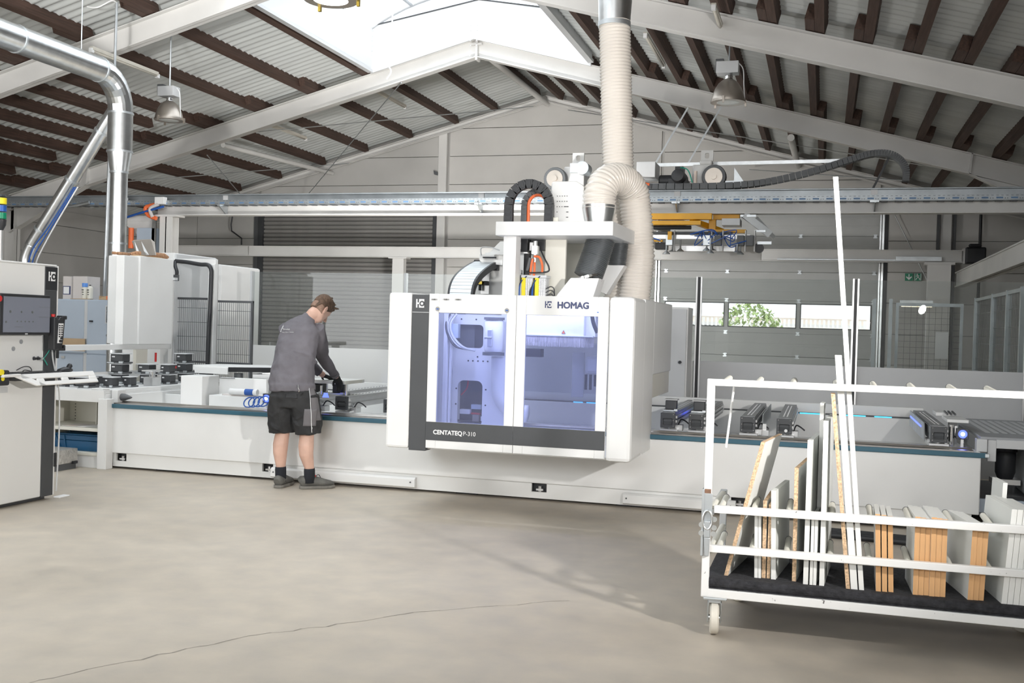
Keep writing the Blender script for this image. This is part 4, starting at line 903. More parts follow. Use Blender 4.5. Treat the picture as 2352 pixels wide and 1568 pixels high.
hb('side_box', WHITE2, EX1-.30, EX1, 8.48, 9.5, 1.09, EZ1, bevel=.01); hb('flap', CREAM, EX1-.03, EX1-.01, 8.5, 9.48, .90, 1.09); hb('rear_side', WHITE2, EX1-.33, EX1-.31, 8.48, 9.5, .7, 1.1)
hb('bottom_edge', WHITE, EX0+.03, EX1-.03, YF+.05, 8.42, EZ0, EZ0+.02)
def door(x0, x1, hx0, hx1, name):
    d = O('door', MB().frame(x0, x1, .50, EZ1-.004, hx0, hx1, .703, 1.540, YF, YF+.03), WHITE2, HOOD, bevel=.004)
    O('window_pane', MB().box(hx0, hx1, YF+.012, YF+.018, .703, 1.540), VIOLET, d)
    O('dark_band', MB().box(x0, x1, YF-.003, YF, .562, .703), CHAR, d)
    return d
dl = door(-2.904, -2.209, -2.826, -2.282, 'l'); dr = door(-2.205, -1.507, -2.131, -1.583, 'r')
for d, pts in ((dl, ((-2.832,1.568),(-2.279,1.569))), (dr, ((-1.584,1.571),))):
    for x, z in pts: O('lock', MB().lathe([(.017,YF-.006),(.017,YF)], (x,0,z), 18, 'y'), CHROME, d); O('lock_slot', MB().box(x-.009,x+.009,YF-.008,YF-.006,z-.004,z+.004), BLUEP, d)
RXT = (R(90),0,0)
def tx(name, s, size, x, y, z, m, d, bold=0.0, sx=1.0): return text(name, s, size, (x, y-.002, z), RXT, m, d, bold, sx)
tx('model_lettering', 'CENTATEQ', .046, -2.842, YF-.003, .611, PRINTW, dl, .0016, .99); tx('model_lettering', 'P-310', .046, -2.600, YF-.003, .611, PRINTW, dl, 0, .95)
tx('brand_lettering', 'HOMAG', .066, -1.893, YF, 1.596, INK, dr, .0028, .98)
for k in range(3): tx('serial_print', '| ||.||||.|| |', .014, -2.888+.097*k, YF, 1.637+.0015*k, PRINTD, dl, .0003)
def logo(x, z, h, y, mw, mbk, par, ax='y'):     # H joined to a square block with a ring and dot
    w = h; s = 1
    def Pm(*bxs):
        mb = MB()
        for a, b, c, d in bxs:
            if ax == 'y': mb.box(x+a*h, x+b*h, y-.002, y, z+c*h, z+d*h)
            else: mb.box(y, y+.002, x+a*h, x+b*h, z+c*h, z+d*h)
        return mb
    def disc(cx, cz, r, lift, m, name):
        if ax == 'y': mb = MB().lathe([(r*h, y-lift-.001), (r*h, y-lift)], (x+cx*h,0,z+cz*h), 20, 'y')
        else: mb = MB().lathe([(r*h, y+lift), (r*h, y+lift+.001)], (0, x+cx*h, z+cz*h), 20, 'x')
        O(name, mb, m, par)
    O('logo', Pm((0,.16,0,1),(.16,.36,.42,.60),(.36,1.0,0,1)), mw, par); O('logo_notch', Pm((.86,1.02,.30,.70)) if False else Pm((1.0,1.001,.3,.31)), mbk, par)
    disc(.74,.48,.33,.002,mbk,'logo_ring'); disc(.74,.48,.15,.0035,mw,'logo_dot')
logo(-3.012, 1.575, .066, YF+.003, PRINTW, CHAR, HOOD); logo(-1.986, 1.595, .050, YF, INK, WHITE2, dr)
hb('stripe_joint', GREYW, -3.045, -2.905, YF+.001, YF+.004, 1.538, 1.542, bevel=0)
# inside the hood
YI = 8.30
pl = O('head_plate', MB().plate(-3.01,-2.50,1.10,1.54, rrect(-2.972,-2.705,1.262,1.456,.035), YI, YI+.02), WHITE2, HOOD)
O('head_plate', MB().plate(-2.97,-2.50,.58,1.10, rrect(-2.917,-2.70,.60,.99,.05), YI, YI+.02), WHITE2, HOOD)
hb('opening_back', BLACK, -2.80,-2.66,YI+.06,YI+.08,1.2,1.52); hb('opening_back', DGREY, -3.0,-2.80,YI+.06,YI+.08,1.2,1.52); hb('opening_back', DGREY, -3.0,-2.6,YI+.30,YI+.32,.6,1.05)
mb = MB()
for x, z in ((-2.90,1.50),(-2.77,1.50),(-2.83,1.155),(-2.79,1.155),(-2.745,1.155),(-2.70,1.155),(-2.66,1.155),(-2.59,1.15),(-2.75,1.19),(-2.61,1.19),(-2.93,.92),(-2.67,.92),(-2.93,.79),(-2.67,.79)): mb.cyl((x,YI-.004,z),(x,YI,z),.007,8)
O('bolt_hole', mb, BLACK, HOOD, kind='stuff')
hb('upright', WHITE, -3.02,-2.985,YI-.1,YI-.06,.56,1.54); hb('upright', WHITE, -2.98,-2.965,YI-.06,YI-.02,.56,1.54); hb('side_lining', WHITE, -3.20,-3.02,YI+.05,YI+.07,.55,1.6)
O('spindle_motor', MB().lathe([(.07,1.24),(.078,1.26),(.078,1.48),(.07,1.50)], (-2.575,YI-.12,0), 18), WHITE2, HOOD, auto=40); O('motor_flange', MB().lathe([(.09,1.21),(.09,1.235)], (-2.575,YI-.12,0), 18), DGREY, HOOD, auto=40); O('motor_flange', MB().lathe([(.085,1.50),(.085,1.52)], (-2.575,YI-.12,0), 18), DGREY, HOOD, auto=40)
hb('valve', ALU, -2.60,-2.56,YI-.22,YI-.2,1.28,1.42); hb('connector', CHROME, -2.62,-2.555,YI-.24,YI-.22,1.345,1.36); hb('connector_block', BLUEGREY, -3.02,-2.90,YI-.08,YI-.02,1.34,1.46)
for k in range(3): O('inner_cable', MB().tube(smooth_path([(-2.98+.03*k,YI-.06,1.54),(-3.0+.02*k,YI-.1,1.46),(-2.98+.02*k,YI-.1,1.36),(-2.90+.03*k,YI-.12,1.27),(-2.74,YI-.1,1.245)],6), .007+.003*(k==2), 6), GREYW if k else BLACK, HOOD)
O('suction_horn', MB().tube(smooth_path([(-2.545,YI-.02,1.2),(-2.54,YI-.02,1.0),(-2.52,YI-.02,.86),(-2.42,YI-.02,.76),(-2.3,YI-.02,.74)],6), [.075]*20+[.07]*5, 16), WHITE2, HOOD, smooth=True)
hb('tool_block', BLUEGREY, -2.83,-2.74,YI+.1,YI+.14,.745,.785); hb('tool_red', RED, -2.83,-2.75,YI+.1,YI+.14,.70,.715); hb('tool_holder', BROWND, -2.81,-2.75,YI+.08,YI+.14,.64,.70); hb('tool_rail', DGREY, -2.92,-2.70,YI+.05,YI+.2,.60,.635); hb('tool_gripper', PRINTW, -2.73,-2.70,YI+.06,YI+.1,.65,.69); hb('tool_arm', PRINTW, -2.93,-2.84,YI+.1,YI+.15,.70,.74)
O('red_cable', MB().tube(smooth_path([(-2.86,YI+.1,1.0),(-2.87,YI+.1,.92),(-2.92,YI+.1,.86)],4), .006, 6), RED, HOOD)
YH = 8.15
hb('brush_hood', WHITE2, -2.32,-1.82,YH,YH+.6,1.385,1.62); hb('brush_hood_side', WHITE2, -1.82,-1.74,YH+.06,YH+.6,1.385,1.62)
mb = MB(); rnd = random.Random(2)
for k in range(150):
    x = -2.32+.58*k/150; d = rnd.uniform(-.004,.004); y = YH-.012 if x < -1.82 else YH-.012+(x+1.82)*.5
    mb.add([(x,y,1.385),(x+.0036,y,1.385),(x+.0036+d+(.05*max(0,x+1.80)),y-.01,1.295+rnd.uniform(0,.012)),(x+d+(.05*max(0,x+1.80)),y-.01,1.295+rnd.uniform(0,.012))],[(0,1,2,3)])
O('brush', mb, BRUSH, HOOD, kind='stuff'); hb('brush_strip', GREYW, -2.33,-1.74,YH-.02,YH+.02,1.38,1.392)
O('warning_triangle', MB().prism([(-1.985-.016,1.405),(-1.985+.016,1.405),(-1.985,1.433)], 'y', YH-.004, YH), PRINTD, HOOD); O('warning_triangle_face', MB().prism([(-1.985-.0125,1.407),(-1.985+.0125,1.407),(-1.985,1.429)], 'y', YH-.006, YH-.004), ORANGE, HOOD)
O('hood_hose', MB().tube(smooth_path([(-1.74,YH-.1,1.6),(-1.725,YH-.1,1.5),(-1.69,YH-.1,1.42)],5), .016, 8), BLACK, HOOD)
hb('tool_bar', BLACK, -2.40,-2.26,8.5,8.6,1.2,1.27); hb('clear_skirt', GREYW, -2.13,-2.02,9.1,9.12,.84,1.24); hb('drill_head', GREYW, -1.95,-1.65,8.8,9.2,1.06,1.22,bevel=.03)
for x in (-1.93,-1.89,-1.85,-1.70): O('drill', MB().cyl((x,8.78,.93+.03*(x>-1.88)),(x,8.78,1.06),.012,8), BLACK, HOOD)
hb('rear_wall', GREYW, EX0+.05, EX1-.35, 10.25, 10.28, .8, 1.3)
# gantry top frame
hb('mast', WHITE2, -2.56,-2.45,8.32,8.46,1.5,2.2); 
O('top_frame', MB().prism([(-2.60,8.22),(-1.62,8.20),(-1.59,9.18),(-1.75,9.22),(-2.60,9.2)], 'z', 2.192, 2.305), WHITE2, HOOD, bevel=.006)
O('side_wedge', MB().prism([(-3.2,1.69),(-3.16,2.03),(-2.95,2.25),(-2.6,2.25),(-2.6,1.69)], 'y', 9.48, 9.51), WHITE, HOOD, bevel=.004)
hb('mast_plate', CREAM, -2.5,-1.9,9.0,9.03,1.6,2.2)
hb('backing_column', CREAM, -2.28,-2.10,8.62,8.66,1.65,2.2)
hb('servo_motor', BLACK, -2.505,-2.415,8.55,8.66,2.08,2.2); hb('servo_label', PRINTW, -2.492,-2.475,8.545,8.55,2.105,2.165); hb('servo_flange', ALU, -2.52,-2.40,8.5,8.7,2.065,2.08)
hb('guide', ALU, -2.515,-2.49,8.52,8.56,1.66,2.06); hb('lower_servo', GREYW, -2.51,-2.455,8.5,8.56,1.82,1.93); hb('black_column', BLACK, -2.45,-2.40,8.56,8.62,1.66,2.1); hb('black_column', BLACK, -2.40,-2.28,8.60,8.68,2.10,2.2)
O('pneumatic_cylinder', MB().cyl((-2.335,8.5,1.99),(-2.335,8.5,2.17),.018,12).box(-2.36,-2.31,8.48,8.54,2.06,2.13), ALU, HOOD, auto=40); hb('regulator', PRINTW, -2.385,-2.35,8.5,8.56,2.09,2.16)
for x0 in (-2.43,-2.315):
    mb = MB().box(x0,x0+.032,8.45,8.56,1.665,1.86); O('terminal_yellow', mb, YEL2, HOOD)
    mb = MB()
    for k in range(15):
        for q in range(3): mb.box(x0+.034+q*.019,x0+.050+q*.019,8.45,8.47,1.675+k*.0122,1.684+k*.0122)
    O('terminal_row', mb, PRINTW, HOOD, kind='stuff'); hb('terminal_back', GREYW, x0+.03,x0+.092,8.47,8.56,1.665,1.86)
    for k in range(5): O('wire', MB().tube(smooth_path([(x0-.01-.006*k,8.44,1.66),(x0-.016-.006*k,8.44,1.74),(x0-.008,8.45,1.82),(x0+.04,8.46,1.875)],5), .005, 5), BLUEP if k < 2 else BLACK, HOOD)
for k in range(4): O('wire', MB().tube(smooth_path([(-2.22,8.46,1.68+.03*k),(-2.18,8.46,1.70+.03*k),(-2.15,8.46,1.67+.03*k),(-2.15,8.46,1.64)],4), .0045, 5), BLACK, HOOD)
hb('terminal_rail', GREYW, -2.44,-2.22,8.46,8.6,1.86,1.885)
for k, pts in enumerate(([(-2.36,8.46,1.89),(-2.35,8.45,1.97),(-2.34,8.45,2.02)], [(-2.33,8.46,2.04),(-2.28,8.44,2.03),(-2.255,8.44,1.97),(-2.255,8.45,1.91)], [(-2.33,8.47,1.99),(-2.325,8.46,1.93),(-2.33,8.46,1.88)])):
    O('orange_cable', MB().tube(smooth_path(pts,6), .010, 8), ORANGE, HOOD)
O('black_cable', MB().tube(smooth_path([(-2.29,8.5,2.1),(-2.24,8.46,2.02),(-2.20,8.45,1.95),(-2.22,8.45,1.91),(-2.40,8.45,1.90)],6), .007, 6), BLACK, HOOD)
O('black_pad', MB().prism([(-2.40,1.92),(-2.38,1.92),(-2.345,2.02),(-2.375,2.03)], 'y', 8.46, 8.5), DGREY, HOOD)
# column cover above the frame
O('motor_cover', MB().prism([(-2.27,2.3),(-2.27,2.69),(-2.25,2.70),(-2.05,2.70),(-1.99,2.66),(-1.95,2.5),(-1.95,2.3)], 'y', 8.72, 9.1), WHITE2, HOOD, bevel=.012)
mb = MB()
for k, z in enumerate((2.57,2.525,2.48,2.435,2.39)):
    for q in range(5):
        if k > 2 and q < 4 and q > 1-k+2: continue
        mb.box(-2.215+.021*q, -2.208+.021*q+(.012 if k > 1 and q > 2 else 0), 8.716, 8.72, z, z+.006)
O('vent_slot', mb, PRINTD, HOOD, kind='stuff')
hb('small_plate', CREAM, -2.26,-2.17,8.6,8.62,2.305,2.38)
# articulated cable chains on top
def arch(x0, x1, y, z0, zt):
    r = (x1-x0)/2; cx = (x0+x1)/2; zz = zt-r
    return [(x0,y,z0+(zz-z0)*k/4) for k in range(4)] + arc((cx,zz), r, 180, 0, 9, 'xz', y) + [(x1,y,zz-(zz-z0)*k/4) for k in range(1,5)]
tc = T('cable_chain', 'black arched cable chain on top of the machine hood', 'cable chain', (-2.46, 8.6, 2.305)); chain(arch(-2.605,-2.25,8.60,2.306,2.665), tc, BLACK, .05, .075, frac=1.02)
tc = T('cable_chain', 'smaller arched cable chain with orange cables inside, on the hood', 'cable chain', (-2.40, 8.75, 2.305)); chain(arch(-2.505,-2.26,8.76,2.306,2.62), tc, DGREY, .10, .05, frac=1.0)
O('orange_cable', MB().tube(smooth_path(arch(-2.465,-2.30,8.72,2.306,2.585),1), .014, 8), ORANGE, tc)
# slatted cover bending down at the left
tc = T('slat_cover', 'curved grey slatted chain cover left of the machine mast', 'cover', (-3.0, 8.5, 1.69)); src = None
cp = smooth_path([(0,8.70,1.60),(0,8.70,1.70),(0,8.74,1.80),(0,8.85,1.885),(0,9.04,1.96),(0,9.25,2.02),(0,9.42,2.06)], 3)
for i in range(len(cp)-1):
    a, b = cp[i], cp[i+1]; u = (b-a).normalized(); nn = Vector((0,-u.z,u.y)); a2 = a.lerp(b,.04); b2 = b.lerp(a,.04)
    x0, x1 = -3.16, -2.965; v = []
    for q in (0, -.012):
        for p in (a2, b2): v += [(x0, p.y+nn.y*q, p.z+nn.z*q), (x1, p.y+nn.y*q, p.z+nn.z*q)]
    O('slat', MB().add(v, [(0,1,3,2),(4,6,7,5),(0,4,5,1),(2,3,7,6),(0,2,6,4),(1,5,7,3)]), GALVD, tc)
    O('side_link', MB().bar((-2.955,a.y-nn.y*.03,a.z-nn.z*.03),(-2.955,b.y-nn.y*.03,b.z-nn.z*.03), .06, .02, (1,0,0)), BLACK, tc); O('side_link', MB().bar((-3.17,a.y-nn.y*.03,a.z-nn.z*.03),(-3.17,b.y-nn.y*.03,b.z-nn.z*.03), .06, .02, (1,0,0)), BLACK, tc)
O('top_cap', MB().box(-3.18,-2.94,9.40,9.46,1.97,2.07), BLACK, tc, bevel=.006)
tc = T('valve_unit', 'small black valve with fittings on the white plate behind the slatted cover', 'valve', (-2.9, 8.7, 1.8)); O('body', MB().box(-2.90,-2.85,8.66,8.72,1.80,1.84).box(-2.84,-2.80,8.68,8.74,1.80,1.84), BLACK, tc, bevel=.004); O('bowl', MB().cyl((-2.875,8.69,1.75),(-2.875,8.69,1.80),.014,10).cyl((-2.90,8.69,1.83),(-2.90,8.69,1.88),.012,10), BLACK, tc); O('brass_block', MB().box(-2.885,-2.845,8.655,8.7,1.808,1.835), BRASS, tc); O('rail', MB().box(-2.88,-2.80,8.73,8.75,1.72,1.93), ALU, tc); tc.location += Vector((-.235,.71,.03))
tc = T('sensor_box', 'white sensor box with cable above the slatted cover', 'sensor', (-2.85, 8.85, 2.03)); O('box', MB().box(-2.93,-2.78,8.80,9.0,2.03,2.08).box(-2.89,-2.70,8.85,9.0,2.08,2.10), WHITE2, tc, bevel=.006); O('arm', MB().prism([(-2.93,2.03),(-2.70,2.03),(-2.70,1.98),(-2.9,2.0)], 'y', 8.8, 8.9), WHITE2, tc); O('cable', MB().tube(smooth_path([(-2.91,8.8,2.07),(-2.91,8.8,2.14),(-2.82,8.82,2.145),(-2.74,8.82,2.12)],5), .006, 6), GREYW, tc); O('black_cable', MB().tube(smooth_path([(-2.89,8.79,2.05),(-2.82,8.79,2.05),(-2.76,8.79,2.05)],4), .008, 6), BLACK, tc); tc.location += Vector((-.18,.55,.037))
# ------------------------------------------------------------------ hoses
def ribbed(path, r, pitch=.030, amp=.0065, n=22, sub=4):
    P = [Vector(p) for p in path]; L = [0]
    for a, b in zip(P[:-1], P[1:]): L.append(L[-1]+(b-a).length)
    N = int(L[-1]/pitch*sub); pts = []; rad = []; j = 0
    for i in range(N+1):
        s = L[-1]*i/N
        while j < len(L)-2 and L[j+1] < s: j += 1
        f = (s-L[j])/max(1e-9, L[j+1]-L[j]); pts.append(P[j].lerp(P[j+1], f))
        k = (i % sub)/sub; rad.append(r + amp*math.cos(2*math.pi*k))
    return pts, rad
t = T('suction_hose', 'big ribbed translucent hose dropping from the roof behind the machine', 'hose', (-1.66, 9.35, 1.6))
p, r = ribbed([(-1.89,9.35,4.24),(-1.84,9.35,3.3),(-1.80,9.35,2.6),(-1.765,9.35,1.62)], .138); O('hose', MB().tube(p, r, 24), HOSE, t, smooth=True)
O('top_funnel', MB().tube([(-1.89,9.35,4.19),(-1.89,9.35,4.46)], [.142,.155], 24), GALV, t, auto=40); O('hose_clamp', MB().tube([(-1.89,9.35,4.17),(-1.89,9.35,4.21)], .147, 24), GALVD, t, auto=40); O('top_pipe', MB().tube([(-1.89,9.35,4.46),(-1.89,9.35,5.3)], .155, 24), GALV, t, auto=40)
t = T('suction_hose', 'ribbed translucent hose bent in a tight arch over a steel reducer', 'hose', (-1.86, 8.75, 2.3))
ap = [(-1.85,8.75,2.47)] + [(-1.85+.115*(1-math.cos(R(a)))*1.0, 8.75+.20*(1-math.cos(R(a))), 2.56+.175*math.sin(R(a))*1.05) for a in range(0,181,12)] + [(-1.60,9.17,2.4),(-1.575,9.18,2.1),(-1.59,9.18,1.85),(-1.62,9.18,1.6)]
p, r = ribbed(ap, .135); O('hose', MB().tube(p, r, 24), HOSE, t, smooth=True)
O('reducer', MB().tube([(-1.85,8.75,2.306),(-1.85,8.75,2.325),(-1.85,8.75,2.46),(-1.85,8.75,2.50)], [.118,.112,.137,.138], 24), GALV, t, auto=40)
t = T('flex_duct', 'dark ribbed flexible duct leaning below the machine top frame', 'duct', (-1.9, 8.6, 1.9)); p, r = ribbed([(-1.80,8.62,2.20),(-1.84,8.60,2.05),(-1.89,8.56,1.88)], .118, .014, .004); O('hose', MB().tube(p, r, 24), FLEX, t, smooth=True); O('clamp', MB().tube([(-1.885,8.56,1.865),(-1.89,8.56,1.885)], .122, 24), CHROME, t, auto=40)
O('chute', MB().add([(-2.01,8.44,1.865),(-1.77,8.44,1.865),(-1.77,8.68,1.865),(-2.01,8.68,1.865),(-2.17,8.44,1.66),(-1.83,8.44,1.66),(-1.83,8.68,1.66),(-2.17,8.68,1.66)],[(0,1,2,3),(7,6,5,4),(4,5,1,0),(5,6,2,1),(6,7,3,2),(7,4,0,3)]), WHITE2, t, bevel=.006)
t = T('flex_duct', 'second dark flexible duct half hidden behind the leaning one', 'duct', (-1.72, 8.95, 1.9)); p, r = ribbed([(-1.71,8.98,2.2),(-1.73,8.98,2.0)], .075, .014, .003); O('hose', MB().tube(p, r, 20), FLEX, t, smooth=True); O('chute', MB().add([(-1.82,8.9,2.0),(-1.65,8.9,2.0),(-1.65,9.05,2.0),(-1.82,9.05,2.0),(-1.92,8.9,1.8),(-1.80,8.9,1.75),(-1.80,9.05,1.75),(-1.92,9.05,1.8)],[(0,1,2,3),(7,6,5,4),(4,5,1,0),(5,6,2,1),(6,7,3,2),(7,4,0,3)]), WHITE2, t)
t = T('white_cabinet', 'tall white cabinet with a black knob just behind the hood at right', 'cabinet', (-1.5, 10.9, 0)); O('body', MB().box(-1.95,-1.345,10.96,11.35,0,1.70), WHITE2, t, bevel=.006); O('door', MB().box(-1.93,-1.36,10.945,10.965,.1,1.68), GREYW, t, bevel=.004); O('knob', MB().cyl((-1.415,10.92,1.13),(-1.415,10.945,1.13),.016,10), BLACK, t)
# ------------------------------------------------------------------ glass fence behind the machine
t = T('glass_fence', 'long clear safety screen with white lower panels behind the machine', 'fence', (-2.5, 11.5, 0))
gx = [-8.0, -6.75, -4.72, -3.0, -1.30, .31, 1.95, 3.6]
for a, b in zip(gx[:-1], gx[1:]):
    if a < -7: continue
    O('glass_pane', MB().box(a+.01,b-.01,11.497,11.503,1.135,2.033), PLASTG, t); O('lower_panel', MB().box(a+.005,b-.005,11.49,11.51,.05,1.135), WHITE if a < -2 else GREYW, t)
for x in gx[1:]:
    if x > -2:
        O('post', MB().box(x-.032,x-.016,11.45,11.49,0,2.045).box(x+.016,x+.032,11.45,11.49,0,2.045), ALU, t); O('post_gasket', MB().box(x-.016,x+.016,11.455,11.49,0,2.04), BLACK, t)
    else: O('post', MB().box(x-.012,x+.012,11.46,11.53,0,2.04), GREYW, t)
# ================================================================== LEFT: operator cabinet, table with pods, cupboards
t = CAB = T('control_cabinet', 'tall white control cabinet with black edge stripe at the left', 'cabinet', (-6.2, 6.4, 0))
CXf = -5.75
def cb(n, m, *a, bevel=.004, par=None): return O(n, MB().box(*a), m, par or CAB, bevel=bevel)
cb('body', GREYW, -6.5, CXf-.012, 5.2, 6.88, .03, 1.82, bevel=.008); cb('plinth', CHAR, -6.45, CXf-.05, 5.2, 6.84, 0, .03)
cb('front_door', WHITE, CXf-.014, CXf, 5.2, 6.735, .035, 1.815, bevel=.006); cb('black_stripe', CHAR, CXf-.014, CXf+.002, 6.738, 6.868, .03, 1.81); cb('white_edge', WHITE2, CXf-.014, CXf, 6.868, 6.885, .03, 1.82); cb('top_cap', WHITE2, -6.5, CXf+.004, 5.2, 6.86, 1.815, 1.828); cb('logo_field', BLACK, CXf, CXf+.0035, 6.74, 6.866, 1.63, 1.805, bevel=0)
cb('stripe_joint', DGREY, CXf+.002, CXf+.0045, 6.74, 6.866, 1.626, 1.63, bevel=0)
for z in (.25,1.1): cb('hinge', BLACK, CXf, CXf+.012, 6.87, 6.895, z, z+.11)
cb('floor_foot', PRINTW, CXf-.02, CXf+.04, 6.9, 7.02, 0, .012)
logo(6.768, 1.70, .072, CXf+.004, PRINTW, BLACK, CAB, 'x')
for y, z in ((6.495,1.232),(6.418,1.18)): O('round_plug', MB().lathe([(.017,CXf),(.017,CXf+.004)], (0,y,z), 18, 'x'), TABLEG, CAB)
for y in (6.625,6.668):
    k = O('key_lock', MB().lathe([(.016,CXf),(.016,CXf+.008)], (0,y,1.105), 16, 'x'), CHROME, CAB); O('lock_core', MB().lathe([(.010,CXf+.008),(.010,CXf+.022)], (0,y+.004,1.103), 14, 'x'), BLACK, k)
O('key_ring', MB().tube([(CXf+.03,6.69+.012*math.cos(a),1.10+.012*math.sin(a)) for a in [i*.7 for i in range(10)]], .003, 6), CHROME, CAB)
O('green_cord', MB().tube(smooth_path([(CXf+.03,6.70,1.10),(CXf+.03,6.755,1.155),(CXf+.02,6.80,1.215)],4), .003, 6), GREENC, CAB); O('green_cord', MB().tube(smooth_path([(CXf+.03,6.70,1.10),(CXf+.03,6.72,1.085),(CXf+.03,6.745,1.052)],4), .004, 6), GREENC, CAB)
O('desk_edge', MB().box(CXf, CXf+.02, 5.2, 6.35, .86, .90), GREYW, CAB)
O('cable', MB().tube(smooth_path([(CXf+.02,6.80,1.22),(CXf+.02,6.815,1.1),(CXf+.02,6.86,.95),(CXf+.03,6.885,.8),(CXf+.03,6.89,.45),(CXf+.02,6.885,.06)],6), .006, 6), GREYW, CAB)
# monitor
t = T('monitor', 'dark flat screen hanging on the white control cabinet', 'monitor', (-5.68, 6.4, 1.28))
O('bezel', MB().box(-5.66,-5.635,6.155,6.662,1.285,1.585), BLACK, t, bevel=.006); sc_ = O('screen', MB().box(-5.635,-5.631,6.185,6.655,1.305,1.565), SCREEN, t)
rnd = random.Random(4)
for y, z, r in ((6.25,1.455,.010),(6.36,1.455,.008),(6.47,1.455,.010),(6.21,1.38,.008),(6.32,1.385,.006),(6.36,1.385,.006),(6.40,1.385,.006),(6.44,1.385,.006),(6.48,1.385,.006)): O('screen_icon', MB().lathe([(r,-5.631),(r,-5.6302)], (0,y,z), 10, 'x'), ICON, sc_)
for y0,y1,z in ((6.54,6.65,1.495),(6.54,6.65,1.42),(6.19,6.65,1.563),(6.30,6.38,1.345)): O('screen_line', MB().box(-5.631,-5.6302,y0,y1,z,z+.002), ICON, sc_)
O('maker_badge', MB().box(-5.635,-5.633,6.405,6.43,1.290,1.298), GREYW, t); O('mount', MB().box(-5.75,-5.66,6.3,6.5,1.36,1.5), CHAR, t)
t = T('switch_panel', 'light grey panel with red emergency button at the left picture edge', 'panel', (-5.66, 6.05, 1.28)); O('panel', MB().box(-5.72,-5.64,5.9,6.15,1.28,1.60), WHITE2, t, bevel=.004); O('red_button', MB().lathe([(.02,-5.64),(.022,-5.61)], (0,6.125,1.545), 16, 'x'), RED, t); O('black_button', MB().lathe([(.012,-5.64),(.012,-5.62)], (0,6.128,1.505), 12, 'x'), BLACK, t); O('holder', MB().box(-5.75,-5.72,5.95,6.1,1.35,1.5), CHAR, t)
# keyboard tray
t = T('keyboard_tray', 'white keyboard tray with two slots in its front edge', 'tray', (-5.62, 6.6, .93)); TR = t
O('shelf', MB().box(-5.76,-5.56,6.12,7.0,.985,.995), WHITE2, t, bevel=.003); O('arm', MB().box(-5.76,-5.62,6.3,6.7,.95,.985), CHAR, t)
front = [(6.16,.985),(6.27,.985),(6.38,.925),(6.44,.915),(7.04,.928),(7.10,.945),(7.06,.985),(7.02,.998)]
def xf(mb): return mb
mb = MB(); X0, X1 = -5.56, -5.545
# lip with two long slots, tilted outwards
def lip(y0, y1, z0, z1): mb.add([(X0,y0,z1),(X0,y1,z1),(X0+.05,y1,z0),(X0+.05,y0,z0),(X0-.012,y0,z1-.006),(X0-.012,y1,z1-.006),(X0+.038,y1,z0-.006),(X0+.038,y0,z0-.006)], [(0,1,2,3),(7,6,5,4),(0,4,5,1),(1,5,6,2),(2,6,7,3),(3,7,4,0)])
def Z(f): return .995-.075*f
def seg(y0, y1, f0, f1):
    mb.add([(X0+.05*f0,y0,Z(f0)),(X0+.05*f0,y1,Z(f0)),(X0+.05*f1,y1,Z(f1)),(X0+.05*f1,y0,Z(f1)),(X0+.05*f0-.012,y0,Z(f0)-.008),(X0+.05*f0-.012,y1,Z(f0)-.008),(X0+.05*f1-.012,y1,Z(f1)-.008),(X0+.05*f1-.012,y0,Z(f1)-.008)], [(0,1,2,3),(7,6,5,4),(0,4,5,1),(1,5,6,2),(2,6,7,3),(3,7,4,0)])
seg(6.28,7.08,-.12,.34); seg(6.43,7.08,.64,1); seg(6.43,6.50,.34,.64); seg(6.69,6.76,.34,.64); seg(7.0,7.08,.34,.64)
mb.add([(X0+.05*f-.012*q, y, Z(f)-.008*q) for q in (0,1) for y, f in ((6.20,-.12),(6.30,-.12),(6.44,.64),(6.50,1),(6.40,1))], [(0,1,2,3,4),(9,8,7,6,5)]+[(i,5+i,5+(i+1)%5,(i+1)%5) for i in range(5)])
mb.bar((X0-.005,6.12,.998),(X0-.005,6.28,1.0),.03,.014)
O('front_lip', mb, WHITE2, t, bevel=.004)
t = T('keyboard', 'dark keyboard lying on the white tray', 'keyboard', (-5.66, 6.55, .996)); O('base', MB().box(-5.73,-5.585,6.3,6.74,.9955,1.006), CHAR, t, bevel=.003)
src = None
for r_ in range(5):
    for k in range(15):
        x, y = -5.718+.026*r_, 6.315+.0275*k
        if src is None: src = O('key', MB().box(x,x+.021,y,y+.023,1.006,1.011), BLACK, t); x0, y0 = x, y
        else: inst(src, t, (x-x0,y-y0,0))
t = T('computer_mouse', 'black upright mouse or scanner at the end of the tray', 'scanner', (-5.64, 6.85, .996)); O('body', MB().loft([(-5.64,6.76,1.0),(-5.64,6.79,1.012),(-5.64,6.84,1.018),(-5.64,6.90,1.012),(-5.64,6.915,1.005)], [(.012,.006),(.028,.014),(.032,.02),(.03,.016),(.015,.008)], 14), BLACK, t, smooth=True); O('scan_head', MB().loft([(-5.64,6.87,1.02),(-5.64,6.90,1.045),(-5.64,6.905,1.06)], [(.016,.014),(.022,.02),(.012,.012)], 14), BLACK, t, smooth=True)
t = T('desk_cable', 'thin black cable curled on the keyboard tray', 'cable', (-5.7, 6.55, 1.0)); O('cable', MB().tube(smooth_path([(-5.745,6.45,1.02),(-5.74,6.52,1.045),(-5.74,6.58,1.04),(-5.74,6.60,1.01),(-5.74,6.53,1.02),(-5.74,6.50,1.0)],5), .003, 6), BLACK, t)
t = T('tape_dispenser', 'black and yellow hand tool at the left end of the tray', 'tool', (-5.62, 6.1, .93)); O('body', MB().box(-5.66,-5.585,5.98,6.21,.925,1.0).box(-5.66,-5.59,6.17,6.215,.95,1.035), BLACK, t, bevel=.012); O('yellow_stripe', MB().cyl((-5.583,6.13,1.02),(-5.66,6.13,1.02),.022,16).cyl((-5.583,6.14,.975),(-5.66,6.14,.975),.016,16), YEL2, t)
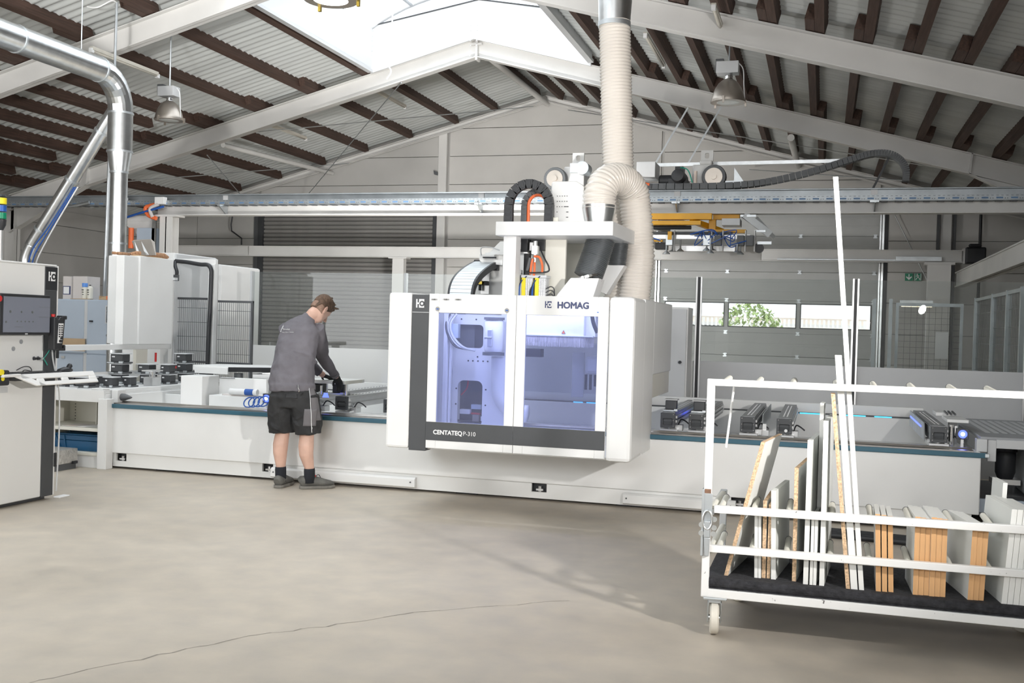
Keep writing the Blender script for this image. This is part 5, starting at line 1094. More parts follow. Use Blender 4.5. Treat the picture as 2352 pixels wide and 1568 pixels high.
t = T('remote_pendant', 'black handheld control pendant hooked on the cabinet edge', 'remote control', (-5.63, 6.72, 1.17))
O('body', MB().prism([(6.675,1.17),(6.76,1.175),(6.775,1.25),(6.79,1.40),(6.80,1.42),(6.74,1.425),(6.72,1.40),(6.70,1.425),(6.672,1.42)], 'x', -5.66, -5.60), BLACK, t, bevel=.008); O('key_field', MB().prism([(6.705,1.225),(6.752,1.225),(6.765,1.375),(6.715,1.375)], 'x', -5.60, -5.596), PRINTW, t)
for k in range(6):
    for q in range(2): O('key', MB().box(-5.596,-5.592,6.714+.026*q,6.728+.026*q,1.27+.017*k,1.279+.017*k), BLACK, t)
for y, z, r in ((6.728,1.24,.011),(6.738,1.262,.008)): O('knob', MB().lathe([(r,-5.596),(r,-5.58)], (0,y,z), 12, 'x'), BLACK, t)
O('red_stop', MB().lathe([(.014,1.425),(.016,1.445)], (-5.63,6.69,0), 14), RED, t); O('lower_hook', MB().box(-5.66,-5.6,6.74,6.80,1.165,1.185).box(-5.66,-5.6,6.785,6.80,1.165,1.21), BLACK, t, bevel=.006); O('upper_hook', MB().box(-5.66,-5.6,6.76,6.81,1.405,1.435), BLACK, t, bevel=.006)
t = T('signal_tower', 'stack light with yellow blue and green segments at the left edge', 'light', (-5.95, 6.42, 1.83)); O('pole', MB().cyl((-5.95,6.40,1.83),(-5.95,6.40,2.09),.016,12), ALU, t); O('base', MB().lathe([(.016,2.07),(.035,2.11),(.038,2.15)], (-5.95,6.40,0), 16), BLACK, t, auto=40)
for k, m_ in enumerate((GREENP, BLUEP, YEL2)): O('segment', MB().lathe([(.037,2.155+.055*k),(.037,2.20+.055*k)], (-5.95,6.40,0), 18), m_, t, auto=40)
O('cap', MB().lathe([(.037,2.32),(.030,2.335)], (-5.95,6.40,0), 16), BLACK, t); t.location += Vector((.05,.035,-.012))
# ------------------------------------------------------------------ pod table with open shelves
t = TB = T('shelf_table', 'white open shelf table holding the black suction pods', 'table', (-7.2, 9.3, 0))
def tb(n, m, *a, bevel=.004): return O(n, MB().box(*a), m, TB, bevel=bevel)
tb('table_top', WHITE2, -8.2, -6.49, 8.38, 10.35, .70, .74, bevel=.006); tb('front_apron', WHITE2, -8.2, -6.46, 8.375, 8.4, .625, .74); tb('side_apron', WHITE2, -6.51,-6.485, 8.40, 10.35, .62, .70)
tb('right_post', WHITE2, -6.51, -6.41, 8.36, 8.46, 0, .66); tb('right_wall', CREAM, -6.53, -6.51, 8.42, 8.95, .03, .62); tb('left_wall', CREAM, -7.32, -7.29, 8.4, 8.95, .03, .62); tb('back_wall', CREAM, -7.32, -6.51, 8.93, 8.95, .03, .70)
tb('shelf', CREAM, -7.29, -6.53, 8.39, 8.93, .345, .375); tb('bottom_shelf', CREAM, -7.29, -6.53, 8.39, 8.93, .115, .145); tb('kick_board', WHITE2, -7.29, -6.51, 8.40, 8.42, .0, .115); tb('divider', CREAM, -6.80, -6.785, 8.7, 8.93, .375, .62)
mb = MB()
for z in [.39+.03*k for k in range(8)]:
    for x in (-7.22,-6.84): mb.box(x-.004,x+.004,8.926,8.93,z,z+.008)
O('hole_row', mb, DGREY, TB, kind='stuff')
for x,y in ((-8.15,8.45),(-8.15,10.25),(-6.6,10.25)): tb('leg', WHITE2, x-.04, x+.04, y-.04, y+.04, 0, .70)
tb('end_bracket', WHITE2, -6.62,-6.49,8.40,8.5,.74,.755)
t = T('portal_frame', 'white frame with a cross rail standing on the pod table', 'frame', (-7.15, 9.2, .74))
O('cross_rail', MB().box(-7.16,-7.06,8.15,10.3,1.09,1.145), WHITE2, t, bevel=.004); O('upright', MB().box(-7.16,-7.06,8.38,8.46,.7405,1.09), WHITE2, t, bevel=.004); O('upright', MB().box(-7.16,-7.10,10.15,10.3,.7405,1.09), WHITE2, t, bevel=.004); O('upright', MB().box(-7.16,-7.12,9.75,9.95,.7405,1.09), CREAM, t, bevel=.004); O('low_rail', MB().box(-7.16,-7.10,8.8,10.3,.80,.86), WHITE2, t); O('red_stop', MB().cyl((-7.05,10.0,.95),(-7.05,10.0,1.05),.012,10), RED, t)
t = T('white_panel_box', 'large white sheet metal box with broom on top', 'cabinet', (-7.2, 9.8, 1.146)); O('shell', MB().box(-7.40,-7.0,9.62,10.22,1.1455,2.09), WHITE2, t, bevel=.006); O('left_wing', MB().box(-7.12,-7.02,9.38,9.62,1.146,2.08), WHITE2, t, bevel=.006); O('connector', MB().box(-7.0,-6.97,10.2,10.26,1.86,1.89), GREYW, t)
t = T('dustpan', 'grey metal dustpan leaning on top of the white box', 'dustpan', (-7.2, 9.7, 2.09)); pp = [(-7.12,9.72,2.095),(-6.88,9.72,2.105),(-6.96,9.80,2.25),(-7.01,9.81,2.285),(-7.22,9.80,2.275),(-7.245,9.80,2.26)]
O('pan', MB().add(pp+[(x,y+.008,z) for x,y,z in pp], [(0,1,2,3,4,5),(11,10,9,8,7,6)]+[(i,6+i,6+(i+1)%6,(i+1)%6) for i in range(6)]), BROWND, t, bevel=.003)
for xa, xb in ((-7.205,-7.09),(-7.12,-6.985)): O('rib', MB().add([(xa,9.792,2.262),(xb-.018,9.722,2.105),(xb+.018,9.722,2.105),((xa+xb)/2+.01,9.735,2.15)], [(0,1,3),(0,3,2),(1,2,3)]), ALU, t)
t = T('hand_broom', 'brown coir hand brush lying on top of the white box', 'brush', (-7.15, 9.8, 2.091)); O('bristles', MB().loft([(-7.12,9.60,2.11),(-7.10,9.68,2.115),(-7.07,9.9,2.118),(-7.04,10.1,2.118),(-7.03,10.16,2.112)], [(.012,.01),(.03,.02),(.035,.024),(.034,.022),(.012,.01)], 12, (0,0,1)), COIR, t, smooth=True); O('handle', MB().cyl((-7.14,9.35,2.10),(-7.12,9.6,2.105),.016,10), COIR, t, smooth=True); O('stock', MB().box(-7.10,-7.03,9.62,10.15,2.091,2.10), TAN, t)
# pods stored on the table
PG = [( -7.02,8.62,0,.15,.13,'front left suction pod on the table beside the orange button'),(-6.86,8.62,0,.16,.14,'front row suction pod on the table, second from the left'),(-7.22,8.72,0,.12,.12,'suction pod in the table corner behind the front left pod'),
 (-6.93,8.95,0,.11,.12,'small suction pod behind the wide front row pod'),(-6.70,8.80,0,.10,.12,'narrow suction pod in the front row near the table corner'),(-6.62,8.98,0,.09,.11,'narrow suction pod behind the front row near the right edge'),
 (-7.02,9.35,0,.15,.14,'lower suction pod of the left rear stack'),(-7.02,9.35,1,.15,.14,'middle suction pod of the left rear stack'),(-7.02,9.35,2,.16,.14,'topmost suction pod of the left rear stack'),
 (-6.78,9.5,0,.14,.14,'lower suction pod of the middle stack on the table'),(-6.80,9.5,1,.15,.14,'upper suction pod of the middle stack on the table'),(-6.62,9.62,0,.11,.13,'lower suction pod of the small stack by the aluminium block'),(-6.63,9.62,1,.11,.13,'upper suction pod of the small stack by the aluminium block'),
 (-6.66,10.0,0,.13,.14,'lower suction pod of the right rear stack'),(-6.68,10.0,1,.13,.14,'middle suction pod of the right rear stack'),(-6.69,10.0,2,.13,.14,'topmost suction pod of the right rear stack'),(-6.55,10.22,0,.12,.13,'suction pod at the far right corner of the table')]
for x, y, lv, w, d, lb in PG: pod(x, y, .7405+.1055*lv, w, d, lb, 'suction pods stored on the shelf table')
t = T('clamp_block', 'bright aluminium clamp standing among the black pods', 'clamp', (-6.58, 9.3, .7405)); O('block', MB().box(-6.64,-6.53,9.22,9.36,.7405,.83), ALU, t, bevel=.004); O('neck', MB().cyl((-6.585,9.29,.83),(-6.585,9.29,.885),.03,14), CHROME, t, auto=40); O('top_plate', MB().box(-6.65,-6.52,9.2,9.38,.885,.90), ALU, t, bevel=.003)
t = T('emergency_button', 'orange push button cap on the left front of the pod table', 'button', (-7.22, 8.5, .7405)); O('cap', MB().lathe([(.022,.752),(.024,.79),(.02,.80)], (-7.22,8.50,0), 18), ORANGE, t, auto=40); O('collar', MB().cyl((-7.22,8.50,.7405),(-7.22,8.50,.752),.026,18), YEL2, t)
t = T('steel_plate', 'flat steel plate lying at the front of the pod table', 'plate', (-6.95, 8.5, .7405)); O('plate', MB().box(-7.0,-6.85,8.46,8.52,.7405,.746), DGREY, t); O('flange', MB().box(-7.03,-6.82,8.45,8.47,.7405,.749), ALU, t)
t = T('toolbox', 'blue steel cantilever toolbox on the lower shelf', 'toolbox', (-6.9, 8.62, .1455))
O('lower_box', MB().box(-7.08,-6.56,8.46,8.72,.1455,.24), BLUET, t, bevel=.004); O('upper_tray', MB().box(-7.08,-6.56,8.46,8.72,.243,.29), BLUET, t, bevel=.004); O('lid', MB().box(-7.075,-6.565,8.455,8.585,.293,.305), BLUET, t, bevel=.004); O('lid', MB().box(-7.075,-6.565,8.595,8.725,.293,.305), BLUET, t, bevel=.004)
O('handle', MB().tube([(-7.0,8.59,.305),(-7.0,8.59,.33),(-6.64,8.59,.33),(-6.64,8.59,.305)], .008, 8), BLUET, t)
for q in (0,1):
    O('hinge_arm', MB().bar((-7.085,8.49+.02,.19),(-7.085,8.60,.285),.022,.008,(1,0,0)) if q == 0 else MB().bar((-7.085,8.69,.19),(-7.085,8.60,.285),.022,.008,(1,0,0)), BLUET, t)
for q in (0,1): O('front_arm', MB().bar((-7.0+.06*q,8.452,.17),(-7.06+.10*q,8.452,.285),.016,.006,(0,1,0)), BLUET, t)
t = T('papers', 'loose printed papers lying on the upper shelf', 'papers', (-6.8, 8.6, .3755)); O('sheet', MB().box(-6.98,-6.72,8.45,8.7,.3755,.378), CARDW, t); O('sheet', MB().prism([(-6.80,8.44),(-6.56,8.5),(-6.58,8.72),(-6.78,8.68)], 'z', .3785, .380), PRINTW, t); O('print', MB().box(-6.97,-6.86,8.46,8.52,.378,.3785), BRICK, t)
t = T('step_plate', 'low checker plate step in front of the shelf table', 'step', (-6.95, 8.2, 0)); O('tread', MB().box(-7.4,-6.70,7.95,8.33,.06,.19), CHECK, t, bevel=.004); O('rubber_base', MB().box(-7.4,-6.71,7.96,8.32,0,.06), DGREY, t); O('end_clip', MB().box(-6.70,-6.68,8.25,8.31,.05,.075), BLACK, t)
# ------------------------------------------------------------------ grey cabinet behind
t = T('electric_cabinet', 'blue grey electrical cabinet with vent grille behind the duct', 'cabinet', (-9.3, 11.8, 0))
O('body', MB().box(-10.06,-7.95,11.3,11.9,.02,1.64), BLUEGREY, t, bevel=.01)
for a, b in ((-10.05,-9.03),(-8.98,-7.96)): O('door', MB().box(a,b,11.285,11.302,.95,1.63), BLUEGREY, t, bevel=.005); O('lower_door', MB().box(a,b,11.285,11.302,.08,.94), BLUEGREY, t, bevel=.005)
O('door_seam', MB().box(-9.03,-8.98,11.293,11.30,.05,1.63), GREYW, t)
g = O('vent_grille', MB().frame(-8.70,-8.42,1.34,1.57,-8.685,-8.435,1.355,1.555,11.272,11.286), GREYW, t); src = None
for k in range(12):
    if src is None: src = O('louvre', MB().prism([(11.284,1.358),(11.273,1.358),(11.284,1.367)], 'x', -8.685,-8.435), DGREY, g)
    else: inst(src, g, (0,0,.0165*k))
g = O('vent_grille', MB().frame(-8.4,-8.1,.83,.95,-8.385,-8.115,.84,.94,11.272,11.286), GREYW, t); src = None
for k in range(4):
    if src is None: src = O('louvre', MB().prism([(11.284,.845),(11.273,.845),(11.284,.86)], 'x', -8.385,-8.115), DGREY, g)
    else: inst(src, g, (0,0,.024*k))
O('latch', MB().box(-8.93,-8.89,11.26,11.285,1.355,1.375), BLACK, t); O('latch', MB().box(-9.35,-9.30,11.27,11.285,.88,.91), ALU, t)
for x, w in ((-8.42,.06),(-8.15,.14)): O('yellow_hose', MB().tube(smooth_path([(x-w,11.25,.97),(x,11.2,.98+w*.6),(x+.03,11.25,1.02+w)],5), .05, 12), TAN, t)
def cardbox(n, lb, x0, x1, y0, y1, z0, z1, m, extra=None):
    t = T(n, lb, 'box', ((x0+x1)/2, (y0+y1)/2, z0)); O('carton', MB().box(x0,x1,y0,y1,z0,z1), m, t, bevel=.003)
    for e in (extra or []): O(e[0], MB().box(*e[1]), e[2], t)
cardbox('carton', 'white carton on top of the blue grey cabinet', -9.34,-9.12,11.45,11.7,1.6405,1.94, CARDW)
cardbox('carton', 'slim carton with a blue label next to the white carton', -9.47,-9.345,11.42,11.65,1.6405,1.935, CARDW, [('blue_label', (-9.465,-9.35,11.417,11.42,1.70,1.81), INK), ('white_label', (-9.455,-9.37,11.414,11.417,1.71,1.80), PRINTW)])
cardbox('folded_cardboard', 'flat piece of brown cardboard beneath the spray cans', -9.28,-9.0,11.33,11.42,1.6405,1.65, TAN)
for x, lb, blue in ((-9.10,'spray can with a blue cap on the grey cabinet',True),(-9.02,'white spray can without cap next to the blue capped can',False)):
    t = T('spray_can', lb, 'can', (x, 11.38, 1.65)); O('body', MB().lathe([(.034,1.6505),(.036,1.66),(.036,1.785),(.030,1.80),(.012,1.815)], (x,11.38,0), 20), CREAM, t, auto=40)
    if blue: O('cap', MB().lathe([(.034,1.80),(.036,1.845),(.033,1.85)], (x,11.38,0), 20), mat('pale_blue_cap', (.12,.30,.75), .4), t, auto=40)
    else: O('nozzle', MB().lathe([(.012,1.815),(.012,1.83)], (x,11.38,0), 12), PRINTD, t)
    for k in range(3): O('label_print', MB().box(x-.012-.004*k,x+.012,11.343,11.345,1.70+.028*k,1.708+.03*k), PRINTD, t)
t = T('parts_tray', 'brown and orange open cardboard tray on the grey cabinet beside the duct', 'tray', (-8.72, 11.4, 1.6405)); O('tray', MB().box(-8.86,-8.62,11.35,11.5,1.6405,1.645).box(-8.86,-8.62,11.49,11.5,1.645,1.69).box(-8.86,-8.85,11.35,11.5,1.645,1.69), TAN, t); O('orange_front', MB().box(-8.74,-8.60,11.34,11.35,1.645,1.69), ORANGE, t); O('cardboard_flap', MB().prism([(-8.86,1.645),(-8.74,1.645),(-8.74,1.69),(-8.79,1.68)], 'y', 11.338,11.345), TAN, t)
t = T('cardboard_sheet', 'sheet of brown cardboard leaning on the grey cabinet behind the rail', 'cardboard', (-9.2, 11.2, .98)); O('sheet', MB().box(-9.6,-8.98,11.25,11.262,.98,1.14), TAN, t); O('ledge', MB().box(-9.6,-8.98,11.25,11.285,.965,.98), BLUEGREY, t)
# ------------------------------------------------------------------ white cupboards, mesh fence, cables
for y0, y1, z1, lb in ((10.55,11.42,2.19,'white tall cupboard behind the wire mesh, left one'),(11.5,12.45,2.12,'white tall cupboard behind the wire mesh, right one with the red edge')):
    t = T('cupboard', lb, 'cupboard', (-7.5, (y0+y1)/2, 0)); O('body', MB().box(-7.9,-7.22,y0,y1,.02,z1), WHITE2, t, bevel=.006); O('door', MB().box(-7.222,-7.20,y0+.01,y1-.01,.05,z1-.01), GREYW if y0<11 else WHITE2, t, bevel=.004)
t = T('mesh_fence', 'dark wire mesh fence in front of the white cupboards', 'fence', (-6.9, 10.6, 0)); src = None
for a, b, z1 in ((-7.19,-6.735,1.68),(-6.66,-6.205,1.655)):
    O('frame', MB().box(a,b,10.59,10.61,z1-.025,z1).box(a,b,10.59,10.61,.93,.95).box(b-.025,b,10.585,10.615,.05,z1).box(a,b,10.59,10.61,.1,.12), CHAR, t)
    mb = MB(); k = a+.02
    while k < b-.02: mb.box(k-.0016,k+.0016,10.598,10.602,.12,z1-.02); k += .026
    O('vertical_wires', mb, DGREY, t, kind='stuff')
    for q in range(9): O('cross_wire', MB().box(a,b,10.594,10.598,z1-.12-.165*q-.0025,z1-.12-.165*q+.0025), DGREY, t)
O('lock_box', MB().box(-7.19,-7.10,10.56,10.60,.82,.94), CHAR, t); O('red_switch', MB().cyl((-7.15,10.53,.87),(-7.15,10.56,.87),.015,12), RED, t); O('hinge', MB().box(-6.735,-6.70,10.58,10.62,1.32,1.38), CHAR, t)
t = T('fence_post', 'white upright post carrying a thick black cable hose', 'post', (-6.69, 10.55, 0)); O('shaft', MB().box(-6.735,-6.655,10.5,10.57,.0,2.06), WHITE2, t, bevel=.004)
O('arm', MB().box(-7.25,-6.655,10.52,10.57,2.06,2.12), WHITE2, t, bevel=.004)
O('cable_hose', MB().tube(smooth_path([(-7.14,10.46,2.09),(-7.0,10.46,2.08),(-6.82,10.46,2.055),(-6.72,10.46,2.05),(-6.675,10.46,2.0),(-6.67,10.46,1.9),(-6.675,10.46,1.6),(-6.685,10.46,1.2),(-6.69,10.46,.86)],6), .024, 10), BLACK, t, smooth=True)
O('cable_hose', MB().tube(smooth_path([(-7.14,10.46,2.09),(-7.12,10.42,2.04),(-7.08,10.4,1.97),(-7.08,10.4,1.93)],6), .02, 10), BLACK, t, smooth=True); O('plug', MB().box(-7.11,-7.06,10.38,10.42,1.86,1.93), DGREY, t)
# ------------------------------------------------------------------ cage behind the safety screen at the right
t = T('robot_cage', 'grey aluminium mesh cage standing behind the safety screen at right', 'cage', (2.0, 14, 0)); src = None
for y in (12.1, 13.0, 14.1, 15.6):
    O('post', MB().box(1.97,2.03,y-.03,y+.03,0,2.02), CRZ, t)
O('top_bar', MB().box(1.98,2.02,12.1,15.6,1.97,2.01), CRZ, t); O('mid_bar', MB().box(1.98,2.02,12.1,15.6,1.0,1.04), GALVD, t)
mb = MB(); y = 12.2
while y < 15.6: mb.box(1.998,2.002,y-.002,y+.002,.1,1.98); y += .10
for z in [.2*k for k in range(1,10)]: mb.box(1.998,2.002,12.1,15.6,z-.002,z+.002)
O('wire_mesh', mb, DGREY, t, kind='stuff')
t = T('robot_cage', 'grey mesh gate panel facing the camera behind the safety screen', 'gate', (1.6, 17, 0))
O('frame', MB().frame(1.05,2.0,.1,1.98,1.09,1.96,.15,1.93,17,17.04), CRZ, t); mb = MB()
for k in range(1,10): mb.box(1.09+.087*k-.002,1.09+.087*k+.002,17.01,17.015,.15,1.93)
for k in range(1,20): mb.box(1.09,1.96,17.01,17.015,.15+.089*k-.002,.15+.089*k+.002)
O('wire_mesh', mb, DGREY, t, kind='stuff'); O('notice_sheet', MB().box(1.62,1.80,16.98,16.99,1.15,1.55), PRINTW, t)
for x in (.72,.95): O('post', MB().box(x-.025,x+.025,16.6,16.65,0,2.02), CRZ, t)
# ================================================================== THE WORKER
from mathutils.bvhtree import BVHTree
CLOUD = bpy.data.textures.new('cloth_folds', 'CLOUDS'); CLOUD.noise_scale = .085; CLOUD.noise_depth = 1
def bake(name, mb, m, parent, voxel=.010, it=4, fold=0):
    me = bpy.data.meshes.new('tmp'); me.from_pydata(mb.v, [], mb.f); me.update()
    o = bpy.data.objects.new('tmp', me); COL.objects.link(o)
    r = o.modifiers.new('r', 'REMESH'); r.mode = 'VOXEL'; r.voxel_size = voxel
    if it: s = o.modifiers.new('s', 'SMOOTH'); s.factor = .5; s.iterations = it
    if fold: dm = o.modifiers.new('d', 'DISPLACE'); dm.texture = CLOUD; dm.strength = fold; dm.mid_level = .5; dm.texture_coords = 'LOCAL'
    n = bpy.data.meshes.new_from_object(o.evaluated_get(bpy.context.evaluated_depsgraph_get())); bpy.data.objects.remove(o)
    org = WLOC[parent.name]
    for v in n.vertices: v.co -= org
    for p in n.polygons: p.use_smooth = True
    n.materials.clear(); n.materials.append(m); n.name = name
    q = bpy.data.objects.new(name, n); COL.objects.link(q); q.parent = parent; WLOC[q.name] = org; return q
MAN = T('person', 'person in charcoal sweater, black work shorts and dusty shoes bending over the machine bed', 'person', (-4.36, 8.2, 0))
HM = Matrix.Translation((-4.298, 8.495, 1.548)) @ Matrix.Rotation(R(-22), 4, 'Z') @ Matrix.Rotation(R(-46), 4, 'X') @ Matrix.Rotation(R(4), 4, 'Y')
def hv(mb, i0):
    for i in range(i0, len(mb.v)): mb.v[i] = tuple(HM @ Vector(mb.v[i]))
body = MB()
# head
head = [((0,.048,-.118),(.022,.020)),((0,.036,-.105),(.044,.044)),((0,.018,-.075),(.058,.070)),((0,.004,-.035),(.067,.086)),((0,0,.005),(.072,.092)),((0,-.003,.045),(.074,.095)),((0,-.006,.082),(.066,.084)),((0,-.010,.108),(.044,.058)),((0,-.012,.120),(.012,.018))]
i0 = len(body.v); body.loft([h[0] for h in head], [h[1] for h in head], 24)
body.loft([(0,.085,.02),(0,.098,-.005),(0,.112,-.03),(0,.088,-.042)], [(.008,.01),(.011,.012),(.015,.014),(.010,.006)], 10)      # nose
body.loft([(-.03,.083,.028),(.03,.083,.028)], [(.010,.012),(.010,.012)], 8)                                                      # brow
body.loft([(-.02,.078,-.068),(0,.084,-.068),(.02,.078,-.068)], [(.006,.008),(.008,.011),(.006,.008)], 8, (0,0,1))               # lips
for s in (-1, 1):
    body.loft([(s*.074,.004,-.034),(s*.081,-.004,-.026),(s*.085,-.010,-.006),(s*.087,-.016,.012),(s*.082,-.012,.026),(s*.075,-.006,.030)], [(.004,.006),(.0065,.011),(.0065,.017),(.0065,.018),(.0055,.012),(.004,.005)], 12, (1,0,0))  # ears
hv(body, i0)
nb = HM @ Vector((0,-.03,-.085))
body.loft([(-4.385,8.40,1.42),(-4.365,8.425,1.475), nb, HM @ Vector((0,-.02,-.03))], [(.075,.07),(.058,.056),(.055,.056),(.055,.06)], 18)
# trunk, hips
body.loft([(-4.365,8.17,.72),(-4.365,8.165,.82),(-4.375,8.175,.92),(-4.395,8.2,1.02),(-4.405,8.25,1.15),(-4.41,8.30,1.28),(-4.405,8.35,1.37),(-4.39,8.40,1.43)], [(.15,.11),(.18,.125),(.165,.11),(.155,.105),(.16,.105),(.165,.10),(.13,.075),(.07,.058)], 24)
LEGS = {'l': [(-4.455,8.165,.82),(-4.465,8.17,.65),(-4.472,8.185,.50),(-4.480,8.162,.37),(-4.480,8.160,.30),(-4.474,8.168,.17),(-4.470,8.170,.11),(-4.470,8.16,.06)],
        'r': [(-4.275,8.17,.82),(-4.255,8.18,.65),(-4.246,8.195,.50),(-4.240,8.172,.37),(-4.236,8.172,.30),(-4.216,8.203,.17),(-4.214,8.208,.11),(-4.212,8.20,.06)]}
LR = [(.09,.1),(.078,.085),(.060,.062),(.066,.068),(.061,.062),(.039,.043),(.034,.040),(.030,.036)]
for k in LEGS: body.loft(LEGS[k], LR, 18)
pass
ARM_R = [(-4.285,8.375,1.385),(-4.278,8.42,1.325),(-4.283,8.49,1.235),(-4.303,8.56,1.135),(-4.290,8.65,1.05),(-4.268,8.74,.972),(-4.258,8.775,.942)]
ARM_L = [(-4.555,8.37,1.38),(-4.575,8.43,1.31),(-4.572,8.52,1.22),(-4.545,8.60,1.135),(-4.50,8.70,1.05),(-4.44,8.79,.975),(-4.42,8.83,.95)]
for A in (ARM_R, ARM_L): body.loft(A, [.030,.042,.045,.042,.037,.029,.027], 14)
bake('body', body, SKIN, MAN, .0055, 2)
# eyes under the brow
for s in (-1, 1):
    e = HM @ Vector((s*.029,.081,.008)); O('eye', MB().loft([e+Vector((0,0,-.009)),e+Vector((0,0,-.004)),e+Vector((0,0,.004)),e+Vector((0,0,.009))], [.002,.0055,.0055,.002], 10), PRINTW, MAN, smooth=True)
# hair: full on top, short at the sides
h = MB(); i0 = 0
hr = [((0,-.020,.008),(.0775,.089)),((0,-.014,.040),(.081,.099)),((0,-.006,.075),(.080,.099)),((0,.000,.108),(.066,.087)),((0,.004,.134),(.044,.062)),((0,.006,.146),(.012,.02))]
h.loft([a for a, b in hr], [b for a, b in hr], 22)
h.loft([(0,-.075,-.045),(0,-.078,-.015),(0,-.072,.02)], [(.042,.016),(.055,.020),(.066,.026)], 14)
rnd = random.Random(11)
for k in range(120):
    a = rnd.uniform(0, 6.283); q = rnd.uniform(.0, 1)**.6; p = Vector((.066*q*math.cos(a), .002+.085*q*math.sin(a), .143-.062*q*q)); d = Vector((.25*math.cos(a)+rnd.uniform(-.3,.3), .55+.3*math.sin(a), .7)).normalized()
    h.loft([p-d*.012, p+d*.012, p+d*rnd.uniform(.020,.034)], [.008,.006,.0015], 6)
for k in range(30):
    x = rnd.uniform(-.055,.055); p = Vector((x,.072,.112-.2*abs(x))); h.loft([p, p+Vector((x*.1,.014,.016)), p+Vector((x*.2,.026,.020+rnd.uniform(0,.012)))], [.010,.008,.0015], 6)
hv(h, 0); bake('hair', h, HAIR, MAN, .0055, 1)
fade = MB().loft([(0,-.012,-.050),(0,-.008,-.020),(0,-.007,.005),(0,-.007,.022)], [(.0660,.086),(.0735,.0965),(.0750,.0985),(.0740,.097)], 22)
fv = MB(); keep = [(p if p[1] < -.01 or abs(p[0]) < 0 else (p[0]*.93, p[1]*.93, p[2])) for p in fade.v]; fv.add(keep, fade.f); hv(fv, 0); bake('hair_fade', fv, mat('short_hair_fade', (.27,.17,.125), .8, var=.25, vs=70), MAN, .006, 2)
# sweater
sw = MB()
sw.loft([(-4.392,8.168,.845),(-4.392,8.17,.87),(-4.395,8.178,.92),(-4.398,8.195,1.0),(-4.402,8.225,1.10),(-4.408,8.275,1.22),(-4.412,8.325,1.32),(-4.408,8.365,1.385),(-4.393,8.40,1.43),(-4.377,8.42,1.465)],
        [(.193,.138),(.196,.142),(.205,.15),(.196,.142),(.185,.13),(.187,.128),(.190,.122),(.178,.105),(.115,.08),(.072,.066)], 28)
sw.loft([(-4.380,8.415,1.452),(-4.366,8.432,1.492)], [(.070,.066),(.064,.060)], 20)
for A in (ARM_R, ARM_L): sw.loft(A[:6], [.083,.074,.064,.058,.052,.041], 16)
for z in (.885,): sw.loft([(-4.385,8.168,.838),(-4.387,8.17,.90)], [(.208,.154),(.206,.152)], 28)
rnd = random.Random(8)
for k in range(9):   # soft folds at the waist and elbow
    z = .95+.03*k; a0 = rnd.uniform(200,330); P0 = []
    for q in range(6):
        a = R(a0+q*14); P0.append((-4.398+.19*math.cos(a), 8.195+(z-.95)*.25+.137*math.sin(a), z-.012*q))
    sw.loft(P0, [.004,.011,.014,.014,.010,.004], 6)
SW = bake('sweater', sw, CLOTH, MAN, .008, 3, .022)
O('cuff', MB().loft([ARM_R[5], (-4.262,8.762,.952)], [.040,.037], 14), CLOTH, MAN)
# print on the back, laid onto the cloth
bv = BVHTree.FromPolygons([tuple(v.co+WLOC[SW.name]) for v in SW.data.vertices], [tuple(p.vertices) for p in SW.data.polygons])
def on_back(me_o):
    for v in me_o.data.vertices:
        w = me_o.matrix_world @ v.co if False else v.co
        hit = bv.ray_cast(Vector((w.x, 7.8, w.z)), Vector((0,1,0)))
        if hit[0]: v.co.y = hit[0].y - .003
def back_text(s, size, x, z, rot, sx=1.0, bold=0):
    o = text('chest_print', s, size, (0,0,0), (0,0,0), PRINTW, None, bold); c, sn = math.cos(rot), math.sin(rot)
    for v in o.data.vertices: X, Yv = v.co.x*sx, v.co.y; v.co = Vector((x+X*c-Yv*sn, 8.2, z+X*sn+Yv*c))
    o.scale = (1,1,1); on_back(o); org = WLOC[MAN.name]
    for v in o.data.vertices: v.co -= org
    o.parent = MAN; o.name = 'back_print'
back_text('Stanneken', .024, -4.528, 1.362, .03, .85, .0006); back_text('Messe | Objekt | Interior', .011, -4.530, 1.340, .03, 1.15, .0004)
lg = MB()
for a, b, c, d in ((-4.580,-4.545,1.345,1.352),(-4.580,-4.570,1.345,1.398),(-4.580,-4.540,1.388,1.398),(-4.562,-4.551,1.36,1.41),(-4.572,-4.535,1.374,1.382),(-4.572,-4.55,1.356,1.366)):
    n = 4
    for i in range(n): x0, x1 = a+(b-a)*i/n, a+(b-a)*(i+1)/n; lg.add([(x0,8.2,c),(x1,8.2,c),(x1,8.2,d),(x0,8.2,d)], [(0,1,2,3)])
lo = O('back_logo', lg, PRINTW, MAN); org = WLOC[MAN.name]
for v in lo.data.vertices: v.co += org
on_back(lo)
for v in lo.data.vertices: v.co -= org
